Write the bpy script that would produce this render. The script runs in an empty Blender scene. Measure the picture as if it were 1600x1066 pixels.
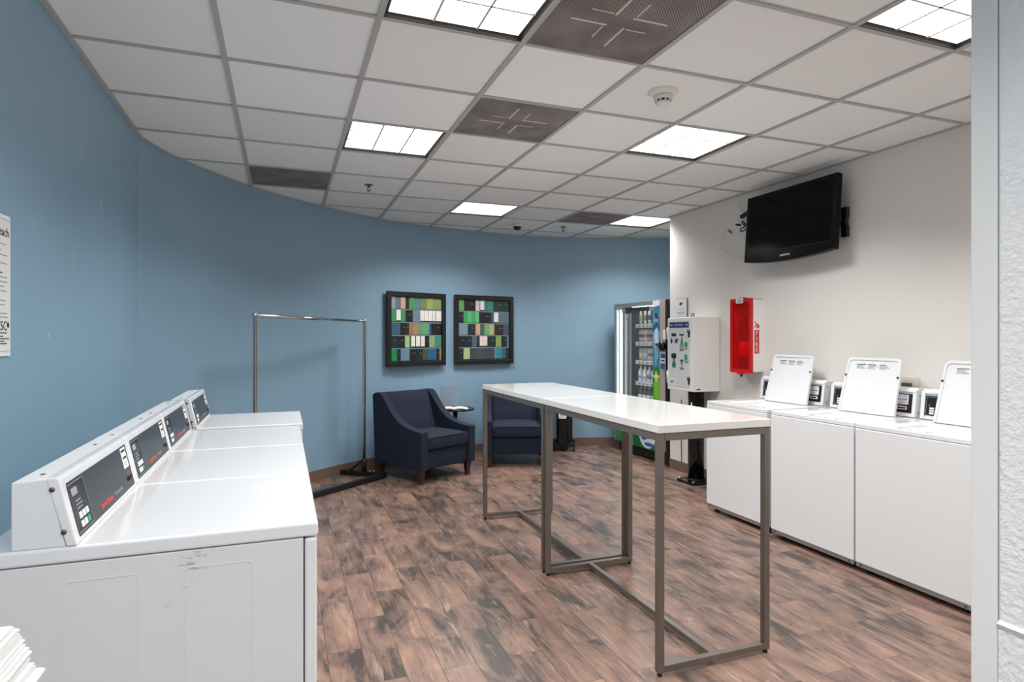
import bpy, bmesh, math, random
from mathutils import Vector, Matrix
random.seed(7)
C = bpy.context.scene
COL = C.collection
PI = math.pi
T = .6096
H = 1.373
CZ = H + 2.095 * T          # ceiling height
GX, GY = -.2493, 3.07       # one crossing of the ceiling grid
YAW = .359

# ------------------------------------------------------------------ materials
def lin(c):
    return tuple(((v / 255) / 12.92 if v / 255 <= .04045 else ((v / 255 + .055) / 1.055) ** 2.4) for v in c) + (1,)

def mat(name, rgb, rough=.5, metal=0., coat=0., noise=0., nscale=8., bump=0., bscale=60., spec=.5):
    m = bpy.data.materials.new(name)
    m.use_nodes = True
    nt = m.node_tree
    b = nt.nodes['Principled BSDF']
    b.inputs['Base Color'].default_value = lin(rgb)
    b.inputs['Roughness'].default_value = rough
    b.inputs['Metallic'].default_value = metal
    b.inputs['Coat Weight'].default_value = coat
    b.inputs['Specular IOR Level'].default_value = spec
    tc = nt.nodes.new('ShaderNodeTexCoord')
    if noise:
        n = nt.nodes.new('ShaderNodeTexNoise'); n.inputs['Scale'].default_value = nscale
        n.inputs['Detail'].default_value = 5
        nt.links.new(tc.outputs['Object'], n.inputs['Vector'])
        r = nt.nodes.new('ShaderNodeValToRGB')
        r.color_ramp.elements[0].position = .3; r.color_ramp.elements[1].position = .7
        c = lin(rgb)
        r.color_ramp.elements[0].color = tuple(v * (1 - noise) for v in c[:3]) + (1,)
        r.color_ramp.elements[1].color = tuple(min(1, v * (1 + noise)) for v in c[:3]) + (1,)
        nt.links.new(n.outputs['Fac'], r.inputs['Fac'])
        nt.links.new(r.outputs['Color'], b.inputs['Base Color'])
    if bump:
        n = nt.nodes.new('ShaderNodeTexNoise'); n.inputs['Scale'].default_value = bscale
        n.inputs['Detail'].default_value = 3
        nt.links.new(tc.outputs['Object'], n.inputs['Vector'])
        bp = nt.nodes.new('ShaderNodeBump'); bp.inputs['Strength'].default_value = bump
        bp.inputs['Distance'].default_value = .01
        nt.links.new(n.outputs['Fac'], bp.inputs['Height'])
        nt.links.new(bp.outputs['Normal'], b.inputs['Normal'])
    return m

def emit(name, rgb, s):
    m = bpy.data.materials.new(name); m.use_nodes = True
    nt = m.node_tree; nt.nodes.clear()
    e = nt.nodes.new('ShaderNodeEmission'); o = nt.nodes.new('ShaderNodeOutputMaterial')
    e.inputs['Color'].default_value = lin(rgb); e.inputs['Strength'].default_value = s
    nt.links.new(e.outputs[0], o.inputs['Surface'])
    return m

def glass(name, rgb, fac, rough=.02):
    """thin clear or tinted sheet: mostly straight-through with a glossy coat"""
    m = bpy.data.materials.new(name); m.use_nodes = True
    nt = m.node_tree; nt.nodes.clear()
    o = nt.nodes.new('ShaderNodeOutputMaterial'); t = nt.nodes.new('ShaderNodeBsdfTransparent')
    p = nt.nodes.new('ShaderNodeBsdfPrincipled'); mx = nt.nodes.new('ShaderNodeMixShader')
    t.inputs['Color'].default_value = lin(rgb)
    p.inputs['Base Color'].default_value = lin(rgb); p.inputs['Roughness'].default_value = rough
    mx.inputs['Fac'].default_value = fac
    nt.links.new(t.outputs[0], mx.inputs[1]); nt.links.new(p.outputs[0], mx.inputs[2])
    nt.links.new(mx.outputs[0], o.inputs['Surface'])
    return m

M = {}
M['blue'] = mat('blue_paint', (133, 165, 186), .42, noise=.02, nscale=3, bump=.12, bscale=120)
M['white_wall'] = mat('white_wall_paint', (222, 218, 213), .6, bump=.12, bscale=110)
M['jamb_wall'] = mat('textured_white_paint', (228, 228, 228), .6, bump=.45, bscale=75)
M['jamb'] = mat('white_gloss_trim', (226, 226, 225), .35)
M['enamel'] = mat('white_enamel', (224, 225, 227), .18, coat=.4)
M['enamel_body'] = mat('white_painted_steel', (222, 223, 224), .38)
M['plastic_white'] = mat('white_plastic', (232, 233, 234), .35)
M['seam'] = mat('dark_seam', (70, 70, 72), .6)
M['fascia'] = mat('charcoal_fascia', (44, 47, 54), .28)
M['fascia_dark'] = mat('black_keypad', (26, 28, 32), .3)
M['orange'] = mat('orange_print', (226, 92, 66), .5)
M['grey_print'] = mat('grey_print', (150, 152, 155), .5)
M['green_key'] = mat('green_key', (46, 160, 92), .4)
M['key'] = mat('white_key', (228, 228, 228), .4)
M['red_print'] = mat('red_print', (190, 60, 60), .5)
M['paper'] = mat('white_paper', (218, 218, 218), .8)
M['ink'] = mat('black_ink', (40, 40, 42), .8)
M['ink_grey'] = mat('grey_ink', (150, 150, 152), .8)
M['screw'] = mat('screw_steel', (95, 95, 95), .35, .8)
M['slab'] = mat('white_laminate', (214, 212, 209), .14, coat=.3)
M['steel'] = mat('brushed_grey_steel', (128, 121, 114), .36, .75, noise=.05, nscale=30)
M['chrome'] = mat('chrome', (205, 207, 210), .12, 1.)
M['black'] = mat('black_metal', (17, 17, 19), .4)
M['black_gloss'] = mat('black_gloss', (8, 8, 10), .14)
M['screen'] = mat('dark_screen', (4, 5, 8), .12, spec=.12)
M['tv_plastic'] = mat('tv_gloss_plastic', (6, 6, 9), .2, spec=.2)
M['rubber'] = mat('black_rubber', (22, 22, 22), .7)
M['navy'] = mat('navy_fabric', (15, 26, 47), .9, noise=.18, nscale=260, bump=.3, bscale=500)
M['navy_piping'] = mat('navy_piping', (15, 21, 33), .9)
M['wood_leg'] = mat('dark_red_wood', (66, 34, 28), .35, noise=.2, nscale=25)
M['base'] = mat('brown_vinyl_base', (112, 92, 80), .5)
M['red_plastic'] = mat('red_plastic', (196, 20, 26), .3)
M['cylinder_red'] = mat('deep_red_enamel', (104, 12, 16), .3)
M['red_label'] = mat('red_label', (200, 28, 32), .5)
M['red_clear'] = glass('red_translucent_plastic', (250, 60, 60), .15, .1)
M['cream'] = mat('cream_plastic', (214, 208, 192), .45)
M['offwhite'] = mat('off_white_steel', (232, 230, 226), .42)
M['beige'] = mat('beige_steel', (176, 166, 156), .4)
M['grey_panel'] = mat('grey_fascia', (206, 209, 212), .4)
M['banner'] = mat('blue_banner', (40, 52, 104), .5)
M['green'] = mat('green_print', (40, 132, 84), .5)
M['dark_int'] = mat('dark_interior', (34, 40, 42), .5)
M['alu'] = mat('aluminium_trim', (165, 170, 172), .3, .7)
M['clear'] = glass('clear_pane', (252, 253, 253), .05)
M['acrylic'] = glass('clear_acrylic', (225, 228, 232), .16)
M['tube'] = emit('fluorescent_tube', (245, 252, 255), 9)
M['diffuser'] = emit('light_diffuser', (255, 251, 246), 1.6)
M['housing'] = mat('dark_light_housing', (58, 54, 50), .5)
M['lens_line'] = mat('lens_rib', (196, 194, 190), .5)
M['grid'] = mat('ceiling_tee', (176, 174, 171), .5)
M['vent_bar'] = mat('dusty_deflector', (206, 200, 195), .6)
M['white_dev'] = mat('white_device_plastic', (222, 219, 214), .4)
M['brass'] = mat('dull_brass', (120, 112, 96), .35, .8)
M['dome'] = mat('smoked_dome', (10, 10, 12), .08)
M['wire'] = mat('white_wire', (222, 218, 210), .5)
M['tan'] = mat('tan_wood_top', (26, 24, 26), .2)
M['steel_tub'] = mat('steel_tub', (170, 172, 174), .3, .9)

def floor_mat():
    m = bpy.data.materials.new('wood_look_plank_tile'); m.use_nodes = True
    nt = m.node_tree; b = nt.nodes['Principled BSDF']; L = nt.links.new
    tc = nt.nodes.new('ShaderNodeTexCoord')
    sep = nt.nodes.new('ShaderNodeSeparateXYZ'); L(tc.outputs['Object'], sep.inputs[0])
    def math_(op, a, v):
        n = nt.nodes.new('ShaderNodeMath'); n.operation = op
        for i, q in enumerate((a, v)):
            if isinstance(q, (int, float)): n.inputs[i].default_value = q
            else: L(q, n.inputs[i])
        return n.outputs[0]
    cx = nt.nodes.new('ShaderNodeCombineXYZ')
    L(math_('ADD', sep.outputs['Y'], 20 * .584 - 2.757), cx.inputs[0])
    L(math_('ADD', sep.outputs['X'], 40 * .1468 - .618), cx.inputs[1])
    br = nt.nodes.new('ShaderNodeTexBrick')
    br.offset = .5; br.offset_frequency = 2
    br.inputs['Color1'].default_value = (0, 0, 0, 1); br.inputs['Color2'].default_value = (1, 1, 1, 1)
    br.inputs['Mortar'].default_value = (.5, .5, .5, 1)
    br.inputs['Scale'].default_value = 1; br.inputs['Mortar Size'].default_value = .0014
    br.inputs['Mortar Smooth'].default_value = .1
    br.inputs['Brick Width'].default_value = .584; br.inputs['Row Height'].default_value = .1468
    L(cx.outputs[0], br.inputs['Vector'])
    rnd = br.outputs['Color']
    def noise(sx, sy, det, rough, off):
        mp = nt.nodes.new('ShaderNodeCombineXYZ')
        L(math_('MULTIPLY', sep.outputs['X'], sx), mp.inputs[0])
        L(math_('MULTIPLY', sep.outputs['Y'], sy), mp.inputs[1])
        L(math_('MULTIPLY', rnd, off), mp.inputs[2])
        n = nt.nodes.new('ShaderNodeTexNoise'); n.inputs['Scale'].default_value = 1
        n.inputs['Detail'].default_value = det; n.inputs['Roughness'].default_value = rough
        n.inputs['Distortion'].default_value = .6
        L(mp.outputs[0], n.inputs['Vector']); return n.outputs['Fac']
    big = noise(7.5, 3.0, 5, .6, 37)
    fine = noise(60, 4.5, 5, .65, 53)
    pale = noise(26, 3.2, 4, .6, 91)
    ramp = nt.nodes.new('ShaderNodeValToRGB'); e = ramp.color_ramp.elements
    e[0].position = .38; e[0].color = lin((66, 57, 54))
    e[1].position = .64; e[1].color = lin((147, 117, 100))
    k = e.new(.49); k.color = lin((114, 92, 82))
    mixf = math_('ADD', math_('MULTIPLY', big, .72), math_('MULTIPLY', fine, .28))
    mixf = math_('ADD', mixf, math_('MULTIPLY', math_('SUBTRACT', rnd, .5), .07))
    L(mixf, ramp.inputs['Fac'])
    r2 = nt.nodes.new('ShaderNodeValToRGB'); r2.color_ramp.elements[0].position = .58; r2.color_ramp.elements[1].position = .70
    L(pale, r2.inputs['Fac'])
    mx = nt.nodes.new('ShaderNodeMixRGB'); mx.inputs['Color2'].default_value = lin((172, 150, 136))
    L(math_('MULTIPLY', r2.outputs['Color'], .55), mx.inputs['Fac']); L(ramp.outputs['Color'], mx.inputs['Color1'])
    m2 = nt.nodes.new('ShaderNodeMixRGB'); m2.inputs['Color2'].default_value = lin((66, 54, 48))
    L(math_('MULTIPLY', br.outputs['Fac'], .85), m2.inputs['Fac']); L(mx.outputs[0], m2.inputs['Color1'])
    L(m2.outputs[0], b.inputs['Base Color'])
    b.inputs['Roughness'].default_value = .36
    bp = nt.nodes.new('ShaderNodeBump'); bp.inputs['Strength'].default_value = .25; bp.inputs['Distance'].default_value = .004
    L(math_('SUBTRACT', math_('MULTIPLY', fine, .4), br.outputs['Fac']), bp.inputs['Height'])
    L(bp.outputs['Normal'], b.inputs['Normal'])
    return m
M['floor'] = floor_mat()

def ceil_mat():
    m = bpy.data.materials.new('mineral_ceiling_tile'); m.use_nodes = True
    nt = m.node_tree; b = nt.nodes['Principled BSDF']; L = nt.links.new
    tc = nt.nodes.new('ShaderNodeTexCoord')
    vm = nt.nodes.new('ShaderNodeVectorMath'); vm.operation = 'SUBTRACT'; vm.inputs[1].default_value = (GX, GY, 0)
    L(tc.outputs['Object'], vm.inputs[0])
    sc = nt.nodes.new('ShaderNodeVectorMath'); sc.operation = 'SCALE'; sc.inputs['Scale'].default_value = 1 / T
    L(vm.outputs[0], sc.inputs[0])
    fl = nt.nodes.new('ShaderNodeVectorMath'); fl.operation = 'FLOOR'; L(sc.outputs[0], fl.inputs[0])
    wn = nt.nodes.new('ShaderNodeTexWhiteNoise'); wn.noise_dimensions = '2D'; L(fl.outputs[0], wn.inputs['Vector'])
    r = nt.nodes.new('ShaderNodeValToRGB')
    r.color_ramp.elements[0].color = lin((228, 228, 226)); r.color_ramp.elements[1].color = lin((240, 241, 240))
    L(wn.outputs['Value'], r.inputs['Fac']); L(r.outputs['Color'], b.inputs['Base Color'])
    n = nt.nodes.new('ShaderNodeTexNoise'); n.inputs['Scale'].default_value = 240; L(tc.outputs['Object'], n.inputs['Vector'])
    bp = nt.nodes.new('ShaderNodeBump'); bp.inputs['Strength'].default_value = .2; bp.inputs['Distance'].default_value = .004
    L(n.outputs['Fac'], bp.inputs['Height']); L(bp.outputs['Normal'], b.inputs['Normal'])
    b.inputs['Roughness'].default_value = .9
    return m
M['ceiling'] = ceil_mat()

def vent_mat():
    m = bpy.data.materials.new('perforated_vent_face'); m.use_nodes = True
    nt = m.node_tree; b = nt.nodes['Principled BSDF']; L = nt.links.new
    tc = nt.nodes.new('ShaderNodeTexCoord')
    v = nt.nodes.new('ShaderNodeTexVoronoi'); v.inputs['Scale'].default_value = 105; v.inputs['Randomness'].default_value = 0
    mp = nt.nodes.new('ShaderNodeMapping'); mp.inputs['Rotation'].default_value = (0, 0, PI / 4)
    L(tc.outputs['Object'], mp.inputs[0]); L(mp.outputs[0], v.inputs['Vector'])
    r = nt.nodes.new('ShaderNodeValToRGB'); r.color_ramp.elements[0].position = .38; r.color_ramp.elements[1].position = .46
    r.color_ramp.elements[0].color = lin((74, 68, 66)); r.color_ramp.elements[1].color = lin((165, 157, 152))
    L(v.outputs['Distance'], r.inputs['Fac'])
    n = nt.nodes.new('ShaderNodeTexNoise'); n.inputs['Scale'].default_value = 5; L(tc.outputs['Object'], n.inputs['Vector'])
    rr = nt.nodes.new('ShaderNodeValToRGB'); rr.color_ramp.elements[0].position = .35; rr.color_ramp.elements[1].position = .7
    rr.color_ramp.elements[0].color = (.62, .6, .58, 1); rr.color_ramp.elements[1].color = (1, 1, 1, 1)
    L(n.outputs['Fac'], rr.inputs['Fac'])
    mx = nt.nodes.new('ShaderNodeMixRGB'); mx.blend_type = 'MULTIPLY'; mx.inputs['Fac'].default_value = 1
    L(r.outputs['Color'], mx.inputs['Color1']); L(rr.outputs['Color'], mx.inputs['Color2'])
    L(mx.outputs[0], b.inputs['Base Color']); b.inputs['Roughness'].default_value = .8
    return m
M['vent'] = vent_mat()

def scuffed_enamel():
    """painted steel side with a few dark scuffs and scratches"""
    m = mat('scuffed_painted_steel', (214, 215, 216), .4)
    nt = m.node_tree; b = nt.nodes['Principled BSDF']; L = nt.links.new
    tc = nt.nodes.new('ShaderNodeTexCoord')
    mp = nt.nodes.new('ShaderNodeMapping'); mp.inputs['Scale'].default_value = (22, 1, 80); mp.inputs['Rotation'].default_value = (0, .12, 0)
    L(tc.outputs['Object'], mp.inputs[0])
    n = nt.nodes.new('ShaderNodeTexNoise'); n.inputs['Scale'].default_value = 1.6; n.inputs['Detail'].default_value = 6; n.inputs['Roughness'].default_value = .7
    L(mp.outputs[0], n.inputs['Vector'])
    n2 = nt.nodes.new('ShaderNodeTexNoise'); n2.inputs['Scale'].default_value = 5; L(tc.outputs['Object'], n2.inputs['Vector'])
    a = nt.nodes.new('ShaderNodeMath'); a.operation = 'MULTIPLY'; L(n.outputs['Fac'], a.inputs[0]); L(n2.outputs['Fac'], a.inputs[1])
    r = nt.nodes.new('ShaderNodeValToRGB'); r.color_ramp.elements[0].position = .365; r.color_ramp.elements[1].position = .45
    r.color_ramp.elements[0].color = lin((214, 215, 216)); r.color_ramp.elements[1].color = lin((140, 140, 142))
    L(a.outputs[0], r.inputs['Fac']); L(r.outputs['Color'], b.inputs['Base Color'])
    return m
M['scuffed'] = scuffed_enamel()

def colour(rgb, rough=.5):
    k = 'tone_%d_%d_%d' % tuple(rgb)
    if k not in M: M[k] = mat(k, rgb, rough, noise=.1, nscale=30)
    return M[k]

# ------------------------------------------------------------------ mesh helpers
class MB:
    def __init__(s): s.bm = bmesh.new(); s.mats = []
    def mi(s, m):
        if m not in s.mats: s.mats.append(m)
        return s.mats.index(m)
    def _add(s, tmp, m, mtx=None, smooth=False):
        i = s.mi(m) if m else 0
        if mtx: bmesh.ops.transform(tmp, matrix=mtx, verts=tmp.verts)
        bmesh.ops.recalc_face_normals(tmp, faces=tmp.faces)
        for f in tmp.faces: f.material_index = i; f.smooth = smooth
        me = bpy.data.meshes.new('tmp'); tmp.to_mesh(me); tmp.free()
        s.bm.from_mesh(me); bpy.data.meshes.remove(me)
    def box(s, x0, x1, y0, y1, z0, z1, m=None, bev=0., seg=2, mtx=None):
        t = bmesh.new()
        bmesh.ops.create_cube(t, size=1)
        bmesh.ops.scale(t, vec=(x1 - x0, y1 - y0, z1 - z0), verts=t.verts)
        bmesh.ops.translate(t, vec=((x0 + x1) / 2, (y0 + y1) / 2, (z0 + z1) / 2), verts=t.verts)
        if bev: bmesh.ops.bevel(t, geom=t.edges[:], offset=bev, segments=seg, affect='EDGES', profile=.5)
        s._add(t, m, mtx, bool(bev) and seg > 1 and False); return s
    def prism(s, pts, a0, a1, axis='y', m=None, bev=0., seg=2, mtx=None, smooth=False):
        """extrude a closed 2-D outline; axis y: pts are (x,z); x: (y,z); z: (x,y)"""
        t = bmesh.new()
        def P(p, a):
            return {'y': (p[0], a, p[1]), 'x': (a, p[0], p[1]), 'z': (p[0], p[1], a)}[axis]
        v0 = [t.verts.new(P(p, a0)) for p in pts]; v1 = [t.verts.new(P(p, a1)) for p in pts]
        n = len(pts)
        t.faces.new(v0); t.faces.new(v1)
        for i in range(n): t.faces.new((v0[i], v0[(i + 1) % n], v1[(i + 1) % n], v1[i]))
        if bev:
            bmesh.ops.recalc_face_normals(t, faces=t.faces)
            ed = [e for e in t.edges if len(e.link_faces) == 2 and e.calc_face_angle() > .5]
            bmesh.ops.bevel(t, geom=ed, offset=bev, segments=seg, affect='EDGES', profile=.5)
        s._add(t, m, mtx, smooth); return s
    def lathe(s, prof, cx=0, cy=0, cz=0, n=24, m=None, mtx=None, smooth=True):
        """prof: list of (radius, z)"""
        t = bmesh.new(); rings = []
        for r, z in prof:
            if r < 1e-6: rings.append([t.verts.new((cx, cy, cz + z))])
            else: rings.append([t.verts.new((cx + r * math.cos(2 * PI * k / n), cy + r * math.sin(2 * PI * k / n), cz + z)) for k in range(n)])
        for a, b in zip(rings, rings[1:]):
            for k in range(n):
                q = [a[k % len(a)], a[(k + 1) % n % len(a)], b[(k + 1) % n % len(b)], b[k % len(b)]]
                q = list(dict.fromkeys(q))
                if len(q) >= 3: t.faces.new(q)
        if len(rings[0]) > 1: t.faces.new(rings[0][::-1])
        if len(rings[-1]) > 1: t.faces.new(rings[-1])
        s._add(t, m, mtx, smooth); return s
    def tube(s, pts, r, m=None, n=8, square=False, mtx=None):
        pts = [Vector(p) for p in pts]; t = bmesh.new(); rings = []
        if square: n = 4
        up = None
        for i, p in enumerate(pts):
            d = (pts[min(i + 1, len(pts) - 1)] - pts[max(i - 1, 0)]).normalized()
            if up is None: up = Vector((0, 0, 1)) if abs(d.z) < .9 else Vector((1, 0, 0))
            a = d.cross(up).normalized(); b = a.cross(d).normalized(); up = b
            k0 = PI / 4 if square else 0
            rr = r * (math.sqrt(2) if square else 1)
            if square and 0 < i < len(pts) - 1:
                c = (pts[i] - pts[i - 1]).normalized().dot(d); 
            rings.append([t.verts.new(p + a * rr * math.cos(k0 + 2 * PI * k / n) + b * rr * math.sin(k0 + 2 * PI * k / n)) for k in range(n)])
        for A, B in zip(rings, rings[1:]):
            for k in range(n): t.faces.new((A[k], A[(k + 1) % n], B[(k + 1) % n], B[k]))
        t.faces.new(rings[0][::-1]); t.faces.new(rings[-1])
        s._add(t, m, mtx, not square); return s
    def poly(s, pts, m=None):
        t = bmesh.new(); t.faces.new([t.verts.new(p) for p in pts])
        i = s.mi(m) if m else 0
        t.faces.ensure_lookup_table(); t.faces[0].material_index = i
        me = bpy.data.meshes.new('tmp'); t.to_mesh(me); t.free(); s.bm.from_mesh(me); bpy.data.meshes.remove(me); return s
    def text(s, body, size, mtx, m=None, ext=.0004, align='CENTER'):
        cu = bpy.data.curves.new('txt', 'FONT'); cu.body = body; cu.size = size; cu.extrude = ext; cu.resolution_u = 2
        cu.align_x = align; cu.align_y = 'CENTER'
        o = bpy.data.objects.new('txt', cu)
        me = bpy.data.meshes.new_from_object(o)
        me.transform(mtx)
        i = s.mi(m) if m else 0
        me.materials.clear()
        for p in me.polygons: p.material_index = i
        # material indices survive from_mesh
        s.bm.from_mesh(me)
        bpy.data.objects.remove(o); bpy.data.curves.remove(cu); bpy.data.meshes.remove(me); return s
    def build(s, name, m=None, parent=None, loc=None, auto=0.):
        me = bpy.data.meshes.new(name); s.bm.to_mesh(me); s.bm.free()
        if s.mats:
            for q in s.mats: me.materials.append(q)
        elif m: me.materials.append(m)
        o = bpy.data.objects.new(name, me); COL.objects.link(o)
        if parent: o.parent = parent
        if loc: o.location = loc
        return o

def rrect(w, h, r, n=5, cx=0, cy=0):
    out = []
    for sx, sy, a0 in ((1, 1, 0), (-1, 1, PI / 2), (-1, -1, PI), (1, -1, 1.5 * PI)):
        for k in range(n + 1):
            a = a0 + PI / 2 * k / n
            out.append((cx + sx * (w / 2 - r) + r * math.cos(a), cy + sy * (h / 2 - r) + r * math.sin(a)))
    return out

def frame_of(o, ax, up):
    """matrix placing local x along ax, local y along up at o (text and decals)"""
    ax = Vector(ax).normalized(); up = Vector(up).normalized(); n = ax.cross(up)
    m = Matrix((ax, up, n)).transposed().to_4x4(); m.translation = Vector(o); return m

def tag(o, label, cat, group=None, kind=None):
    o['label'] = label; o['category'] = cat
    if group: o['group'] = group
    if kind: o['kind'] = kind
    return o
def thing(name, label, cat, loc=(0, 0, 0), rz=0, group=None):
    o = bpy.data.objects.new(name, None); COL.objects.link(o)
    o.empty_display_size = .1
    o.location = loc; o.rotation_euler = (0, 0, rz)
    return tag(o, label, cat, group)
def struct(o, label=None):
    o['kind'] = 'structure'
    if label: o['label'] = label
    return o
def copy_tree(o, parent=None):
    c = o.copy(); COL.objects.link(c)
    if parent: c.parent = parent
    for ch in list(o.children): copy_tree(ch, c)
    return c
def mod(o, bev=0., seg=3, sub=0, smooth=True):
    if bev:
        b = o.modifiers.new('bevel', 'BEVEL'); b.width = bev; b.segments = seg; b.limit_method = 'ANGLE'; b.angle_limit = .5
    if sub:
        q = o.modifiers.new('subdivision', 'SUBSURF'); q.levels = sub; q.render_levels = sub
    if smooth:
        for p in o.data.polygons: p.use_smooth = True
    return o
def wn(o):
    w = o.modifiers.new('weighted_normal', 'WEIGHTED_NORMAL'); w.keep_sharp = True
    for p in o.data.polygons: p.use_smooth = True
    return o

# ------------------------------------------------------------------ setting
def catmull(P, n=8):
    out = []
    for i in range(len(P) - 1):
        p0 = Vector(P[max(i - 1, 0)]); p1 = Vector(P[i]); p2 = Vector(P[i + 1]); p3 = Vector(P[min(i + 2, len(P) - 1)])
        for k in range(n):
            t = k / n
            out.append(.5 * ((2 * p1) + (p2 - p0) * t + (2 * p0 - 5 * p1 + 4 * p2 - p3) * t * t + (3 * p1 - p0 - 3 * p2 + p3) * t ** 3))
    out.append(Vector(P[-1])); return out
XL = -.858
CURVE = catmull([(XL, 4.437), (-.78, 4.69), (-.63, 5.02), (-.251, 5.585), (.30, 6.15), (.94, 6.61), (1.642, 6.885), (2.55, 7.06), (3.05, 7.065), (3.485, 6.99), (3.968, 6.855), (4.642, 6.595), (5.3, 6.27)])
XR, YE, YB, XA = 3.83, 5.45, -2.3, 5.2
def normals(P, closed=False):
    out = []
    for i in range(len(P)):
        d = (P[min(i + 1, len(P) - 1)] - P[max(i - 1, 0)]).normalized(); out.append(Vector((-d.y, d.x)))
    return out
def strip_wall(P, off0, off1, z0, z1, m):
    N = normals(P); b = MB(); t = bmesh.new(); R = []
    for p, n in zip(P, N):
        a = p + n * off0; c = p + n * off1
        R.append([t.verts.new((a.x, a.y, z0)), t.verts.new((a.x, a.y, z1)), t.verts.new((c.x, c.y, z1)), t.verts.new((c.x, c.y, z0))])
    for A, B in zip(R, R[1:]):
        for k in range(4): t.faces.new((A[k], A[(k + 1) % 4], B[(k + 1) % 4], B[k]))
    t.faces.new(R[0][::-1]); t.faces.new(R[-1])
    b._add(t, m); return b
ZT = CZ + .12
def smooth_vert(o):
    for p in o.data.polygons: p.use_smooth = abs(p.normal.z) < .5
    return o
struct(MB().box(XL - .2, XA + .1, YB - .1, 7.3, -.1, 0, M['floor']).build('floor'))
struct(MB().box(XL - .1, XL, YB - .1, 4.437, 0, ZT, M['blue']).build('wall_left'))
struct(strip_wall(CURVE, 0, .1, 0, ZT, M['blue']).build('wall_back'))
struct(MB().box(XR, XR + .12, YB, YE, 0, ZT, M['white_wall']).build('wall_right'))
struct(MB().box(XR + .12, XA + .1, YE - .12, YE, 0, ZT, M['white_wall']).build('wall_alcove'))
struct(MB().box(XA, XA + .1, YE, 6.33, 0, ZT, M['white_wall']).build('wall_alcove_end'))
wl = bpy.data.objects['wall_left']
M['chip'] = mat('bare_plaster_chip', (214, 220, 222), .7)
for (ya, za, yb, zb, ww) in ((2.67, 1.807, 2.73, 1.782, .003), (3.172, 1.759, 3.180, 1.70, .004), (3.182, 1.69, 3.189, 1.64, .003), (2.875, 1.398, 2.854, 1.361, .005), (3.6, 2.1, 3.605, 2.0, .003), (3.3, 2.28, 3.304, 2.2, .002)):
    MB().prism([(ya - ww / 2, za), (ya + ww / 2, za), ((ya + yb) / 2 + ww, (za + zb) / 2), (yb, zb), ((ya + yb) / 2, (za + zb) / 2)], XL, XL + .0006, 'x', M['chip']).build('paint_chip', parent=wl)
XP, YP = 1.5, .953
struct(MB().box(XP, XP + .12, YB, YP - .056, 0, ZT, M['jamb_wall']).build('wall_entry'))
struct(MB().box(XP - .004, XP + .125, YP - .056, YP, 0, ZT, M['jamb'], .003).box(XP - .0015, XP, YP - .0585, YP - .056, 0, ZT, M['ink_grey']).build('trim_1'))
struct(MB().box(XP - .003, XP, YB, YP - .058, 0, .722, M['jamb_wall']).prism([(XP, .722), (XP - .003, .722), (XP - .008, .735), (XP, .742)], YB, YP - .058, 'y', M['jamb_wall']).build('trim_2'))
# baseboards
BH = .1
struct(strip_wall(CURVE, -.008, 0, 0, BH, M['base']).build('baseboard_back'))
struct(MB().box(XL, XL + .008, YB, 4.437, 0, BH, M['base']).build('baseboard_left'))
struct(MB().box(XR - .008, XR, YB, YE, 0, BH, M['base']).build('baseboard_right'))

# ceiling: tiles on a tee grid, holes where lights and vents sit
LAMP, SPREAD = 25, 135
LIGHTS = [(1, -2), (4, -3), (1, 1), (4, 0), (3, 4), (6, 4), (1, -6), (4, -7), (-1, -6)]  # last three are out of view, added as fill from behind the camera
VENTS = [(2, -2), (2, 0), (0, 3), (5, 4)]
Nn = normals(CURVE)
ROOM = [(XL - .02, YB - .02), (XL - .02, 4.43)] + [tuple(p + n * .03) for p, n in zip(CURVE[1:-1], Nn[1:-1])] + [(XA + .03, 6.34), (XA + .03, YE - .03), (XR + .03, YE - .03), (XR + .03, YB - .02)]
def clip(poly, axis, val, keep_gt):
    out = []
    for i in range(len(poly)):
        a, b = poly[i], poly[(i + 1) % len(poly)]
        ia = (a[axis] >= val) == keep_gt; ib = (b[axis] >= val) == keep_gt
        if ia: out.append(a)
        if ia != ib:
            t = (val - a[axis]) / (b[axis] - a[axis])
            out.append((a[0] + t * (b[0] - a[0]), a[1] + t * (b[1] - a[1])))
    return out
cb = MB()
for i in range(-2, 10):
    for j in range(-10, 8):
        if (i, j) in LIGHTS or (i, j) in VENTS: continue
        p = ROOM
        for ax, v, g in ((0, GX + i * T, True), (0, GX + (i + 1) * T, False), (1, GY + j * T, True), (1, GY + (j + 1) * T, False)):
            if p: p = clip(p, ax, v, g)
        q = []
        for v in p:
            if not q or (abs(v[0] - q[-1][0]) + abs(v[1] - q[-1][1])) > 1e-5: q.append(v)
        if len(q) > 1 and (abs(q[0][0] - q[-1][0]) + abs(q[0][1] - q[-1][1])) < 1e-5: q.pop()
        if len(q) >= 3:
            cb.prism(q, CZ + .005, CZ + .02, 'z', M['ceiling'])
ceiling = struct(cb.build('ceiling'))
def spans(axis, val):
    """intervals of the room polygon along the line axis=val"""
    xs = []
    for i in range(len(ROOM)):
        a, b = ROOM[i], ROOM[(i + 1) % len(ROOM)]
        if (a[axis] > val) != (b[axis] > val):
            t = (val - a[axis]) / (b[axis] - a[axis]); xs.append(a[1 - axis] + t * (b[1 - axis] - a[1 - axis]))
    xs.sort(); return list(zip(xs[::2], xs[1::2]))
gb = MB(); W = .012
for i in range(-1, 10):
    for a, b in spans(0, GX + i * T + 1e-4): gb.box(GX + i * T - W, GX + i * T + W, a, b, CZ - .004, CZ + .005, M['grid'])
for j in range(-9, 8):
    for a, b in spans(1, GY + j * T + 1e-4): gb.box(a, b, GY + j * T - W * .8, GY + j * T + W * .8, CZ - .0035, CZ + .005, M['grid'])
gb.build('tee_grid', parent=ceiling)
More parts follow.
